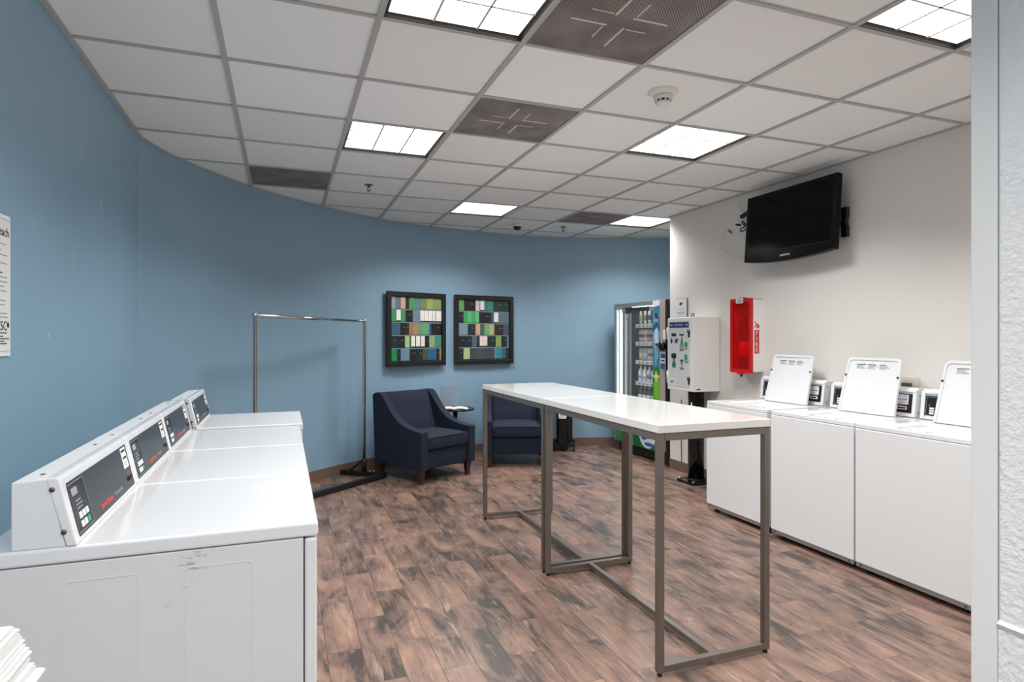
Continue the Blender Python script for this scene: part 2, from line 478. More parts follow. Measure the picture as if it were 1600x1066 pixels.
ab = strip_wall(CURVE, -.014, 0, CZ - .004, CZ + .004, M['grid'])
ab.box(XL, XL + .022, YB, 4.437, CZ - .005, CZ + .004, M['grid'])
ab.box(XR - .02, XR, YB, YE, CZ - .005, CZ + .004, M['grid'])
ab.build('wall_angle', parent=ceiling)

# ceiling lights
LL = {(1, -2): 'bright square ceiling light cut off by the top edge above the table row', (4, -3): 'square ceiling light at the top right beside the white entry wall',
      (1, 1): 'square ceiling light nearest the blue wall above the dryers', (4, 0): 'square ceiling light below the smoke detector, toward the television',
      (3, 4): 'small far square ceiling light beyond the white tiles above the pictures', (6, 4): 'far ceiling light partly cut off by the white wall above the vending machine'}
def cell(i, j): return GX + (i + .5) * T, GY + (j + .5) * T
h = T / 2 - .014
for (i, j) in LIGHTS:
    x, y = cell(i, j)
    lab = LL.get((i, j)) or ('added unseen square ceiling light %s' % {(1, -6): 'overhead, nearest the camera', (4, -7): 'behind the entry wall on the right'}.get((i, j), 'against the left wall behind the camera'))
    t = thing('ceiling_light', lab, 'ceiling light', (x, y, CZ), 0, 'square ceiling lights')
    f = MB()
    hh = T / 2 - .0125
    for s in (-1, 1):
        f.box(s * hh - .002, s * hh + .002, -hh, hh, 0.0, .08, M['housing'])
        f.box(-hh, hh, s * hh - .002, s * hh + .002, 0.0, .08, M['housing'])
    f.box(-hh, hh, -hh, hh, .08, .084, M['housing'])
    f.build('housing', parent=t)
    MB().box(-h + .016, h - .016, -h + .016, h - .016, .014, .018, M['diffuser']).build('diffuser', parent=t)
    g = MB()
    e = h - .012
    for k in (-1, 1):
        g.box(k * e / 3 - .005, k * e / 3 + .005, -e, e, .0105, .0132, M['lens_line'])
        g.box(-e, e, k * e / 3 - .005, k * e / 3 + .005, .0105, .0132, M['lens_line'])
    g.build('lens_ribs', parent=t)
    la = bpy.data.lights.new('lamp', 'AREA'); la.shape = 'SQUARE'; la.size = 2 * h - .06; la.energy = LAMP; la.spread = math.radians(SPREAD); la.color = (1., .985, .965)
    lo_ = bpy.data.objects.new('lamp', la); COL.objects.link(lo_); lo_.parent = t; lo_.location = (0, 0, .0137)
# vents
VL = {(2, -2): 'dusty perforated ceiling vent at the top edge beside the large light', (2, 0): 'dusty square ceiling vent between two lights in the middle of the ceiling',
      (0, 3): 'dark stained ceiling vent close to the curved blue wall on the left', (5, 4): 'far grey ceiling vent beside the light near the white wall corner'}
for (i, j) in VENTS:
    x, y = cell(i, j)
    t = thing('ceiling_vent', VL[(i, j)], 'vent', (x, y, CZ), 0, 'square ceiling vents')
    hh = T / 2 - .0125
    MB().box(-hh, hh, -hh, hh, .002, .012, M['vent']).build('perforated_face', parent=t)
    if j < 3:
        for k in range(4):
            mt = Matrix.Rotation(k * PI / 2, 4, 'Z')
            MB().prism([(.036, .04), (.046, .04), (.046, .20), (.036, .20)], .0003, .002, 'z', M['vent_bar'], mtx=mt).build('deflector_blade', parent=t)
            MB().box(-.05, -.044, .055, .15, .001, .002, M['vent_bar'], mtx=mt).build('deflector_blade', parent=t)

# smoke detector, sprinklers, dome camera
px, py = GX + 3.45 * T, GY - .61 * T
t = thing('smoke_detector', 'round white smoke detector on a ceiling tile between vent and light', 'smoke detector', (px, py, CZ + .005))
MB().lathe([(.078, 0), (.078, -.004), (.062, -.02), (.055, -.022)], n=32, m=M['white_dev']).build('base', parent=t)
MB().lathe([(.05, -.02), (.05, -.032), (.046, -.04), (.046, -.044)], n=32, m=M['white_dev']).build('body', parent=t)
MB().lathe([(.036, -.04), (.036, -.056), (.03, -.057)], n=24, m=M['fascia']).build('sensor_chamber', parent=t)
g = MB()
for k in range(10):
    g.box(.034, .042, -.004, .004, -.058, -.042, M['white_dev'], mtx=Matrix.Rotation(k * 2 * PI / 10, 4, 'Z'))
g.lathe([(.041, -.056), (.038, -.064), (.024, -.071), (0, -.073)], n=24, m=M['white_dev'])
g.build('cap', parent=t)
def sprinkler(a, b, lab):
    t = thing('fire_sprinkler', lab, 'sprinkler', (GX + a * T, GY + b * T, CZ + .005), 0, 'ceiling sprinklers')
    MB().lathe([(.036, 0), (.036, -.003), (.02, -.008), (.014, -.009)], n=24, m=M['brass']).build('escutcheon', parent=t)
    g = MB().lathe([(.011, -.006), (.011, -.022), (.007, -.026)], n=16, m=M['brass'])
    for s in (-1, 1): g.tube([(s * .008, 0, -.02), (s * .013, 0, -.034), (s * .005, 0, -.05)], .0025, M['brass'])
    g.build('head', parent=t)
    MB().lathe([(.017, -.05), (.017, -.053), (.004, -.056)], n=16, m=M['screw']).build('deflector', parent=t)
sprinkler(1.51, 3.50, 'small metal sprinkler in the tile beside the dark stained vent')
sprinkler(5.37, 5.43, 'tiny far sprinkler to the right of the dome camera')
t = thing('dome_camera', 'small white dome security camera on the far ceiling above the pictures', 'camera', (GX + 4.44 * T, GY + 5.43 * T, CZ + .005))
MB().lathe([(.06, 0), (.06, -.03), (.052, -.036)], n=28, m=M['white_dev']).build('base', parent=t)
MB().lathe([(.045, -.034), (.044, -.05), (.034, -.066), (.018, -.075), (0, -.078)], n=24, m=M['dome']).build('dome', parent=t)

# ------------------------------------------------------------------ dryers
def face_frame(x0, z0, x1, z1, y0):
    """frame on a console face leaning back: local x along +y, local y up the face"""
    return Vector((x0, y0, z0)), Vector((x1 - x0, 0, z1 - z0)).normalized()
DW = .612
def make_dryer():
    t = thing('dryer', '', 'dryer', (0, 0, 0), 0, 'white dryers along the blue wall')
    xb, xf, zt = -.72, 0., .90
    # body
    b = MB()
    b.box(xb + .01, xf - .034, .006, DW - .006, .03, .861, M['scuffed'], .003)
    b.box(xf - .031, xf - .001, .004, DW - .004, .03, .859, M['enamel_body'], .006)
    for sx in (-.02, .0): pass
    b.build('body', parent=t)
    # raised mouldings on the sides: two tall embossed panels a side
    for s, y in ((-1, .006), (1, DW - .006)):
        e = MB()
        for c in (-.475, -.228):
            o_ = rrect(.151, .72, .012, 4, c, .46); i_ = rrect(.145, .714, .010, 4, c, .46)
            tt = bmesh.new()
            yo = y + s * .0012
            V = [[tt.verts.new((p[0], q, p[1])) for p in P] for P, q in ((o_, y), (o_, yo), (i_, yo), (i_, y))]
            n = len(o_)
            for A, B in zip(V, V[1:]):
                for k in range(n): tt.faces.new((A[k], A[(k + 1) % n], B[(k + 1) % n], B[k]))
            e._add(tt, M['scuffed'])
        e.build('side_moulding', parent=t)
    # top
    MB().box(xb, xf + .002, 0, DW, .8635, zt, M['enamel'], .007, 3).build('top', parent=t)
    # front door
    d = MB().prism(rrect(.44, .42, .05, 5, DW / 2, .50), xf - .006, xf + .0015, 'x', M['enamel_body'], .001).build('door', parent=t)
    MB().box(xf, xf + .0022, DW / 2 + .15, DW / 2 + .19, .44, .56, M['alu'], .0005).build('door_handle', parent=d)
    for y in (.06, DW - .06):
        for x in (xb + .08, xf - .06):
            MB().lathe([(.018, 0), (.018, .03)], x, y, 0, 12, M['rubber']).build('foot', parent=t)
    # console
    co = MB().prism([(-.645, zt), (-.645, 1.052), (-.578, 1.056), (-.5435, zt)], .004, DW - .004, 'y', M['enamel_body'], .003).build('console', parent=t)
    x0, z0, x1, z1 = -.520, .9005, -.556, 1.058
    up = Vector((x1 - x0, 0, z1 - z0)).normalized(); nrm = Vector((up.z, 0, -up.x))
    bez = MB().prism([(-.5415, .9005), (-.581, 1.058), (-.5600, 1.0585), (-.5545, 1.054), (-.520, .9005)], .0, DW, 'y', M['enamel'], .004, 3)
    bz = bez.build('console_bezel', parent=t)
    L_ = math.hypot(x1 - x0, z1 - z0)
    def FR(y, v, lift=.001): 
        return frame_of(Vector((x0, y, z0)) + up * v + nrm * lift, (0, 1, 0), up)
    fa = MB().box(-.285, .265, -.064, .064, -.002, .0008, M['fascia'], mtx=FR(DW / 2 + .008, .077)).build('control_fascia', parent=t)
    k0 = .082
    kp = MB().box(-.055, .06, -.058, .058, 0, .0008, M['fascia_dark'], mtx=FR(k0, .077, .001))
    for q in ((-.055, .06, .0565, .058), (-.055, .06, -.058, -.0565)): kp.box(q[0], q[1], q[2], q[3], .0008, .0012, M['grey_print'], mtx=FR(k0, .077, .001))
    kp.box(.0588, .06, -.058, .058, .0008, .0012, M['grey_print'], mtx=FR(k0, .077, .001))
    kp.box(-.04, .0, .028, .046, .0008, .0012, M['ink_grey'], mtx=FR(k0, .077, .001))
    for r in range(3): kp.box(-.028, .01 + .006 * (r % 2), .012 - r * .009, .015 - r * .009, .0008, .0012, M['grey_print'], mtx=FR(k0, .077, .001))
    kp.build('keypad', parent=fa)
    for r in range(2):
        for c in range(3):
            g = M['green_key'] if (r, c) == (1, 2) else M['key']
            MB().box(-.0085, .0085, -.0075, .0075, 0, .003, g, .001, mtx=FR(k0 - .022 + c * .024, .056 - r * .021, .0018)).build('key_button', parent=fa)
    lb = MB().box(-.028, .028, -.031, .031, 0, .0012, M['paper'], mtx=FR(DW - .075, .105, .001))
    lb.box(-.022, .022, .018, .025, .0012, .0015, M['ink'], mtx=FR(DW - .075, .105, .001))
    lb.text('482-0308', .0105, FR(DW - .075, .105, .0026), M['ink'])
    for r in range(2): lb.box(-.015, .015 - .006 * r, -.016 - r * .007, -.0135 - r * .007, .0012, .0015, M['grey_print'], mtx=FR(DW - .075, .105, .001))
    lb.build('price_label', parent=fa)
    sl = MB().box(-.022, .022, .008, .011, 0, .0012, M['red_print'], mtx=FR(DW - .075, .05, .001))
    sl.box(-.022, .014, .001, .003, 0, .0012, M['red_print'], mtx=FR(DW - .075, .05, .001))
    sl.box(-.02, .02, -.014, -.004, 0, .005, M['rubber'], .001, mtx=FR(DW - .075, .05, .001))
    sl.build('card_slot', parent=fa)
    lg = MB().text('Speed Queen', .021, FR(.275, .033, .0022), M['orange'], align='CENTER')
    lg.build('brand_lettering', parent=fa)
    lg = MB().text('Commercial', .017, FR(.395, .033, .0022), M['grey_print'])
    lg.build('model_lettering', parent=fa)
    for y in (-.0005, DW + .0005):
        for v in (.035, .135):
            p = Vector((-.538, y, .9005)) + up * v
            s = -1 if y < 0 else 1
            MB().lathe([(.0055, 0), (.0055, .0025), (0, .003)], n=12, m=M['screw'], mtx=Matrix.Translation(p) @ Matrix.Rotation(-s * PI / 2, 4, 'X')).build('screw', parent=co)
    for y in (.07, DW - .12): MB().lathe([(.005, 0), (.005, .002), (0, .0022)], -.606, y, 1.0542, 10, M['screw']).build('screw', parent=co)
    return t
D = make_dryer()
DL = ['white dryer nearest the camera, its scuffed side facing us', 'second white dryer from the camera in the row by the blue wall',
      'third white dryer from the camera in the row by the blue wall', 'last white dryer of the row, pulled forward beside the clothes rack']
for k, (y, dx, lab) in enumerate(zip((1.643, 2.26, 2.877, 3.56), (0, 0, 0, .018), DL)):
    o = D if k == 0 else copy_tree(D)
    o.location = (.083 + dx, y, 0); o['label'] = lab

# ------------------------------------------------------------------ washers
def make_washer():
    """front faces -x; local origin at the front left floor corner as seen from inside the wall; width along y"""
    WW, dp, zt = .655, .66, .872
    t = thing('washer', '', 'washing machine', (0, 0, 0), 0, 'white washers along the white wall')
    b = MB()
    b.box(.012, dp, .004, WW - .004, .045, .845, M['enamel_body'], .004)
    b.build('body', parent=t)
    MB().box(0, .012, .003, WW - .003, .058, .843, M['enamel_body'], .004).build('front_panel', parent=t)
    k = MB().box(.006, .012, .004, WW - .004, .033, .056, M['alu'])
    for y in (.035, WW - .035): k.lathe([(.006, 0), (.006, .003), (0, .004)], n=10, m=M['screw'], mtx=Matrix.Translation((.006, y, .045)) @ Matrix.Rotation(-PI / 2, 4, 'Y'))
    k.build('kick_strip', parent=t)
    for y in (.05, WW - .05):
        for x in (.07, dp - .06): MB().lathe([(.02, 0), (.02, .045)], x, y, 0, 12, M['rubber']).build('foot', parent=t)
    # top deck with the loading opening
    cx, cy = .265, WW / 2
    hole = rrect(.35, .40, .05, 6, cx, cy); n = len(hole)
    lip = rrect(.39, .44, .06, 6, cx, cy)
    tt = bmesh.new()
    # outer rectangle sampled radially to match the hole outline
    outer = []
    x0, x1, y0, y1 = 0.004, dp, .004, WW - .004
    for (hx, hy) in hole:
        dx, dy = hx - cx, hy - cy
        s = min([(x1 - cx) / dx if dx > 0 else (x0 - cx) / dx if dx < 0 else 1e9, (y1 - cy) / dy if dy > 0 else (y0 - cy) / dy if dy < 0 else 1e9])
        outer.append((cx + dx * s, cy + dy * s))
    for (qx, qy) in ((x0, y0), (x0, y1), (x1, y0), (x1, y1)):
        k = min(range(n), key=lambda i: (outer[i][0] - qx) ** 2 + (outer[i][1] - qy) ** 2); outer[k] = (qx, qy)
    rings = [[tt.verts.new((p[0], p[1], z)) for p in P] for P, z in ((outer, .847), (outer, zt), (lip, zt), (hole, zt - .012), (rrect(.345, .395, .05, 6, cx, cy), zt - .10), (rrect(.30, .34, .14, 6, cx, cy), zt - .105))]
    for A, B in zip(rings, rings[1:]):
        for i in range(n): tt.faces.new((A[i], A[(i + 1) % n], B[(i + 1) % n], B[i]))
    tb = MB(); tb._add(tt, M['enamel'])
    top = tb.build('top', parent=t); mod(top, .005, 2, smooth=False)
    MB().lathe([(.19, -.06), (.19, -.38), (.05, -.40), (.05, -.2), (.03, -.12)], cx, cy, zt - .05, 28, M['steel_tub']).build('tub', parent=t)
    # lid, hinged at the back of the opening and leaning back
    lw, lh = .405, .375
    ang = math.atan2(.09, .363)
    R = Matrix.Translation((.452, WW / 2 - .03, zt + .002)) @ Matrix.Rotation(ang, 4, 'Y')
    # local: x = thickness, y = width, z = height
    out = [(-lw / 2 - .006, 0)] + [(p[0], p[1]) for p in []]
    r = .035
    def outline(w0, w1, h, r, z0):
        pts = [(-w0 / 2, z0), (w0 / 2, z0)]
        for k in range(7):
            a = PI / 2 * k / 6; pts.append((w1 / 2 - r + r * math.cos(a), h - r + r * math.sin(a)))
        for k in range(7):
            a = PI / 2 + PI / 2 * k / 6; pts.append((-w1 / 2 + r + r * math.cos(a), h - r + r * math.sin(a)))
        return pts
    O = outline(lw + .012, lw - .012, lh, .036, 0); I = outline(lw - .02, lw - .044, lh - .017, .026, .004)
    tt = bmesh.new(); n = len(O)
    V = [[tt.verts.new((x, p[0], p[1])) for p in P] for P, x in ((O, .012), (O, -.006), (I, -.006), (I, .002))]
    for A, B in zip(V, V[1:]):
        for i in range(n): tt.faces.new((A[i], A[(i + 1) % n], B[(i + 1) % n], B[i]))
    tt.faces.new(V[0][::-1]); tt.faces.new(V[-1])
    lb = MB(); lb._add(tt, M['enamel'], R)
    lid = lb.build('lid', parent=t); mod(lid, .002, 2, smooth=False)
    for s in (-1, 1):
        MB().lathe([(.007, 0), (.007, .004), (.004, .006)], n=12, m=M['rubber'], mtx=R @ Matrix.Translation((-.006, s * (lw / 2 - .012), .25)) @ Matrix.Rotation(-PI / 2, 4, 'Y')).build('bumper', parent=lid)
    st = MB()
    for c in range(3):
        y0 = .125 - c * .085
        for q in range(4):
            st.box(.001, .0019, y0 - (.07 - .012 * ((c + q) % 3)), y0, .30 + q * .009, .3045 + q * .009, M['grey_print'] if q < 3 else M['ink'], mtx=R)
    st.build('instruction_label', parent=lid)
    # console
    c0, c1, zc = .535, .66, zt + .185
    prof = [(c0, zt + .001), (c0 + .022, zc - .012), (c0 + .03, zc), (c1, zc - .002), (c1, zt + .001)]
    co = MB().prism(prof, .012, WW - .012, 'y', M['enamel_body'], .004).build('console', parent=t)
    up = Vector((.022, 0, .172)).normalized(); nr = Vector((-up.z, 0, up.x))
    def FR(y, v, lift=.0): return frame_of(Vector((c0, y, zt + .001)) + up * v + nr * lift, (0, -1, 0), up)
    for yy in (.012, WW - .012 - .0):
        pass
    fr = MB()
    for (a, b) in ((.012, .20), (WW - .20, WW - .012)):
        pass
    fr.box(-WW / 2 + .012, WW / 2 - .012, .158, .172, 0, .012, M['enamel'], .003, mtx=FR(WW / 2, 0))
    fr.box(-WW / 2 + .012, WW / 2 - .012, .002, .016, 0, .008, M['enamel'], .003, mtx=FR(WW / 2, 0))
    for s in (-1, 1): fr.box(s * (WW / 2 - .024) - .012, s * (WW / 2 - .024) + .012, .002, .172, 0, .010, M['enamel'], .003, mtx=FR(WW / 2, 0))
    fr.build('console_bezel', parent=co)
    fa = MB().box(-WW / 2 + .034, WW / 2 - .034, -.06, .06, 0, .002, M['fascia_dark'], mtx=FR(WW / 2, .086)).build('control_fascia', parent=t)
    # keypad at the far end (left in view), label and card slot at the near end
    yk = WW - .075
    kp = MB()
    for q in ((-.032, .07, .052, .0535), (-.032, .07, -.0535, -.052)): kp.box(q[0], q[1], q[2], q[3], .002, .0026, M['grey_print'], mtx=FR(yk, .086))
    kp.box(-.032, -.0305, -.053, .053, .002, .0026, M['grey_print'], mtx=FR(yk, .086))
    kp.box(.03, .056, .016, .034, .002, .0026, M['grey_print'], mtx=FR(yk, .086))
    kp.box(-.014, -.011, -.006, .008, .002, .0026, M['grey_print'], mtx=FR(yk, .086))
    kp.build('keypad', parent=fa)
    for c in range(2):
        for r_ in range(3):
            MB().box(-.014, .014, -.0055, .0055, .002, .005, M['key'], .001, mtx=FR(yk - .004 - c * .04, .07 - r_ * .0145)).build('key_button', parent=fa)
    lb = MB().box(-.046, .04, -.03, .032, .002, .0032, M['paper'], mtx=FR(.105, .108))
    lb.text('483-2308', .0165, FR(.108, .108, .0036), M['banner'])
    lb.box(-.035, -.02, .019, .026, .0032, .0036, M['grey_print'], mtx=FR(.105, .108)); lb.box(0, .03, .02, .024, .0032, .0036, M['grey_print'], mtx=FR(.105, .108))
    lb.box(-.02, .02, -.02, -.016, .0032, .0036, M['grey_print'], mtx=FR(.105, .108))
    lb.build('price_label', parent=fa)
    sl = MB().box(-.03, .03, .012, .018, .002, .0028, M['red_print'], mtx=FR(.105, .055))
    sl.prism(rrect(.068, .02, .008, 4), .002, .006, 'z', M['offwhite'], mtx=FR(.105, .055)).prism(rrect(.054, .010, .004, 4), .006, .0065, 'z', M['rubber'], mtx=FR(.105, .055))
    sl.build('card_slot', parent=fa)
    for v in (.03, .14): MB().lathe([(.005, 0), (.005, .002), (0, .003)], n=10, m=M['screw'], mtx=Matrix.Translation(Vector((c0 + .02, .0125, zt)) + up * v) @ Matrix.Rotation(PI / 2, 4, 'X')).build('screw', parent=co)
    return t
WS = make_washer()
for k, (x, y, lab) in enumerate(((3.165, 3.362, 'farthest white washer with raised lid, just behind the table corner'),
                                 (3.15, 2.66, 'middle white washer with raised lid, between the other two'),
                                 (3.15, 1.998, 'nearest white washer with raised lid, cut off by the entry wall'))):
    o = WS if k == 0 else copy_tree(WS)
    o.location = (x, y, 0); o['label'] = lab

# ------------------------------------------------------------------ folding tables
def make_table():
    t = thing('folding_table', '', 'table', (0, 0, 0), 0, 'tall white tables standing end to end')
    w, l, zt = .575, 1.15, 1.02
    MB().box(0, w, 0, l, zt - .034, zt, M['slab'], .0025).build('tabletop', parent=t)
    a = .014; zu = zt - .035
    for x in (a + .003, w - a - .003):
        for y in (a + .003, l - a - .003):
            lg = MB().box(x - a, x + a, y - a, y + a, .016, zu, M['steel'], .0015, 1).build('leg', parent=t)
            MB().lathe([(.010, 0), (.011, .008), (.006, .016)], x, y, 0, 12, M['rubber']).build('levelling_foot', parent=lg)
    for y in (a + .003, l - a - .003):
        MB().box(2 * a + .003, w - 2 * a - .003, y - a, y + a, .016, .044, M['steel'], .0015, 1).build('end_rail', parent=t)
        MB().box(2 * a + .003, w - 2 * a - .003, y - a, y + a, zu - .03, zu, M['steel'], .0015, 1).build('apron', parent=t)
    for x in (a + .003, w - a - .003):
        MB().box(x - a, x + a, 2 * a + .003, l - 2 * a - .003, zu - .03, zu, M['steel'], .0015, 1).build('apron', parent=t)
    MB().box(w / 2 - a, w / 2 + a, 2 * a + .003, l - 2 * a - .003, .017, .043, M['steel'], .0015, 1).build('stretcher', parent=t)
    MB().box(2 * a + .004, 2 * a + .03, 2 * a + .004, 2 * a + .012, zu - .08, zu - .03, M['steel']).build('bracket', parent=t)
    return t
tb = make_table(); tb.location = (1.415, 2.092, 0); tb['label'] = 'tall white table in front, nearest the camera, on grey steel legs'
t2 = copy_tree(tb); t2.location = (1.415, 3.262, 0); t2['label'] = 'tall white table behind the front one, in front of the armchairs'

# ------------------------------------------------------------------ clothes rack
P1 = Vector((.755, 6.19)); P2 = Vector((-.194, 4.84)); u = (P1 - P2).normalized(); v = Vector((u.y, -u.x))
t = thing('clothes_rack', 'chrome garment rack with black base standing by the blue wall', 'clothes rack', (0, 0, 0))
A = P1 + v * .24; B = P1 - v * .25; Cc = P2 + v * .24; Dd = P2 - v * .24
def p3(p, z): return (p.x, p.y, z)
rz = .026
bA = [p3(B, rz)] + [p3(B.lerp(A, s), rz) for s in (.5, .9)]
e1 = (A - B).normalized(); e2 = (Dd - A).normalized()
corner = [A - e1 * .05, A - e1 * .02 + e2 * .008, A + e2 * .02 - e1 * .004, A + e2 * .055]
bar = [B, B.lerp(A, .5)] + corner + [Dd + (A - Dd).normalized() * .055]
e3 = (Cc - Dd).normalized()
bar += [Dd - e2 * .02 + e3 * .004, Dd + e3 * .02 - e2 * .008, Dd + e3 * .055, Cc]
MB().tube([p3(p, rz) for p in bar], .0225, M['black'], square=True).build('base', parent=t)
for p, d in ((P1, -v), (P2, v)):
    MB().lathe([(.024, .046), (.024, .17), (.02, .172)], p.x, p.y, 0, 16, M['black']).build('socket', parent=t)
    q = p + d * .15
    MB().tube([p3(p, .165), p3(q, .05)], .011, M['black'], square=True).build('brace', parent=t)
    MB().lathe([(.0135, .16), (.0135, .72), (.0155, .722), (.0155, 1.53), (.018, 1.532), (.018, 1.552), (0, 1.556)], p.x, p.y, 0, 16, M['chrome']).build('pole', parent=t)
MB().tube([p3(P1, 1.537), p3(P2, 1.537)], .0125, M['chrome'], 12).build('top_bar', parent=t)
bl = MB()
for s in (.03, .07):
    q = P1 + v * (s + .03); MB().lathe([(.009, .048), (.009, .056), (0, .06)], q.x, q.y, 0, 10, M['chrome']).build('bolt', parent=t)

# ------------------------------------------------------------------ armchairs
def make_chair():
    t = thing('armchair', '', 'armchair', (0, 0, 0), 0, 'navy armchairs against the blue wall')
    # arm side profile (y front negative, z)
    top = catmull([(-.365, .495), (-.25, .505), (-.13, .525), (-.02, .565), (.08, .635), (.16, .715), (.225, .79), (.27, .825)], 4)
    prof = [(-.365, .135)] + [(p.x, p.y) for p in top] + [(.355, .825), (.40, .80), (.36, .135)]
    for s in (-1, 1):
        x0, x1 = (s * .265, s * .35) if s > 0 else (s * .35, s * .265)
        a = MB().prism(prof, x0, x1, 'x', M['navy']).build('arm', parent=t); mod(a, .018, 4)
        wn(a)
    mod(MB().box(-.263, .263, -.335, .30, .135, .315, M['navy']).build('seat_base', parent=t), .012, 3)
    # seat cushion with crown
    tt = bmesh.new()
    bmesh.ops.create_grid(tt, x_segments=8, y_segments=8, size=.5)
    cb_ = bmesh.new(); tt.free()
    nx = 9; G = {}
    def cush(w, d, h, crown, m, mtx, name, dimples=()):
        b = bmesh.new(); 
        n = 10; top = {}; bot = {}
        for i in range(n + 1):
            for j in range(n + 1):
                x = -w / 2 + w * i / n; y = -d / 2 + d * j / n
                c = (1 - (2 * i / n - 1) ** 4) * (1 - (2 * j / n - 1) ** 4)
                z = h / 2 * .78 + crown * c
                for (dx, dy) in dimples: z -= .012 * math.exp(-((x - dx) ** 2 + (y - dy) ** 2) / .0016)
                top[i, j] = b.verts.new((x, y, z)); bot[i, j] = b.verts.new((x, y, -h / 2))
        for i in range(n):
            for j in range(n):
                b.faces.new((top[i, j], top[i + 1, j], top[i + 1, j + 1], top[i, j + 1])); b.faces.new((bot[i, j], bot[i, j + 1], bot[i + 1, j + 1], bot[i + 1, j]))
        for i in range(n):
            b.faces.new((top[i, 0], bot[i, 0], bot[i + 1, 0], top[i + 1, 0])); b.faces.new((top[i + 1, n], bot[i + 1, n], bot[i, n], top[i, n]))
            b.faces.new((top[0, i + 1], bot[0, i + 1], bot[0, i], top[0, i])); b.faces.new((top[n, i], bot[n, i], bot[n, i + 1], top[n, i + 1]))
        q = MB(); q._add(b, m, mtx); o = q.build(name, parent=t); return mod(o, .022, 3)
    sc = cush(.522, .52, .135, .022, M['navy'], Matrix.Translation((0, -.105, .383)), 'seat_cushion')
    bw = .518
    pipe = [(x, y, .437 + .0) for x, y in [(-.262, .13), (-.262, -.34), (-.24, -.3635), (.24, -.3635), (.262, -.34), (.262, .13)]]
    pp = MB().tube([(-.256, .13, .430), (-.256, -.34, .430), (-.235, -.3625, .430), (0, -.3635, .432), (.235, -.3625, .430), (.256, -.34, .430), (.256, .13, .430)], .004, M['navy_piping'], 6).build('piping', parent=sc)
    # back: leaning pad
    th = math.atan2(.15, .42)
    Rb = Matrix.Translation((0, .235, .60)) @ Matrix.Rotation(PI / 2 - th, 4, 'X')
    bk = cush(.526, .46, .13, .018, M['navy'], Rb, 'backrest', ((-.09, .0), (.09, .0)))
    for s in (-1, 1):
        MB().lathe([(.011, -.004), (.011, .003), (.006, .006), (0, .007)], n=14, m=M['navy_piping'], mtx=Rb @ Matrix.Translation((s * .09, 0, .056))).build('button', parent=bk)
    mod(MB().prism([(.24, .135), (.29, .80), (.31, .823), (.36, .823), (.40, .80), (.36, .135)], -.264, .264, 'x', M['navy']).build('back_panel', parent=t), .01, 3)
    for sx in (-1, 1):
        for y, ry in ((-.30, -.0), (.29, .04)):
            b = bmesh.new(); r0, r1 = .018, .03
            V = []
            for z, r, oy in ((0, r0, ry), (.136, r1, 0)):
                V.append([b.verts.new((sx * .30 + q[0] * r, y + oy + q[1] * r, z)) for q in ((-1, -1), (1, -1), (1, 1), (-1, 1))])
            for k in range(4): b.faces.new((V[0][k], V[0][(k + 1) % 4], V[1][(k + 1) % 4], V[1][k]))
            b.faces.new(V[0][::-1]); b.faces.new(V[1])
            q = MB(); q._add(b, M['wood_leg']); mod(q.build('leg', parent=t), .003, 2, smooth=False)
    return t
ch = make_chair(); ch.location = (1.335, 6.05, 0); ch.rotation_euler = (0, 0, math.radians(27.6))
ch['label'] = 'navy armchair on the left beside the clothes rack, fully in view'
c2 = copy_tree(ch); c2.location = (2.43, 6.36, 0); c2.rotation_euler = (0, 0, math.radians(-18)); c2['label'] = 'navy armchair seen behind the legs of the white tables'

# side table, magazine, acrylic holder
sx_, sy_, sz_ = 1.80, 6.60, .59
t = thing('side_table', 'small round black pedestal table between the two navy armchairs', 'side table', (sx_, sy_, 0))
MB().lathe([(.20, sz_ - .022), (.212, sz_ - .018), (.214, sz_ - .004), (.208, sz_), (.196, sz_ - .003), (0, sz_ - .003)], n=40, m=M['tan']).build('tabletop', parent=t)
MB().lathe([(.05, .03), (.034, .10), (.026, .30), (.02, .45), (.03, sz_ - .022)], n=20, m=M['black']).build('pedestal', parent=t)
MB().lathe([(.17, 0), (.17, .012), (.06, .03), (.05, .034)], n=32, m=M['black']).build('base', parent=t)
def page(dx, sgn, m):
    b = MB(); n = 8; pts = []
    for k in range(n + 1):
        s = k / n; pts.append((sgn * s * .15, .004 + .014 * math.sin(PI * min(1, s * 1.1)) * (1 - .5 * s)))
    prof = pts + [(p[0], max(.0, p[1] - .006)) for p in reversed(pts)]
    b.prism(prof, -.10, .10, 'y', m); return b
t = thing('magazine', 'open white magazine lying on the small round table', 'magazine', (sx_ - .03, sy_ - .06, sz_ + .0005), -YAW + .15)
page(0, -1, M['paper']).build('page', parent=t); page(0, 1, M['paper']).build('page', parent=t)
t = thing('sign_holder', 'clear acrylic sign holder standing on the small round table', 'sign holder', (sx_ - .04, sy_ + .10, sz_ - .003), -YAW)
MB().box(-.10, .10, -.002, .002, .003, .235, M['acrylic']).build('panel', parent=t)
MB().box(-.10, .10, -.035, .035, 0, .003, M['acrylic']).build('foot', parent=t)

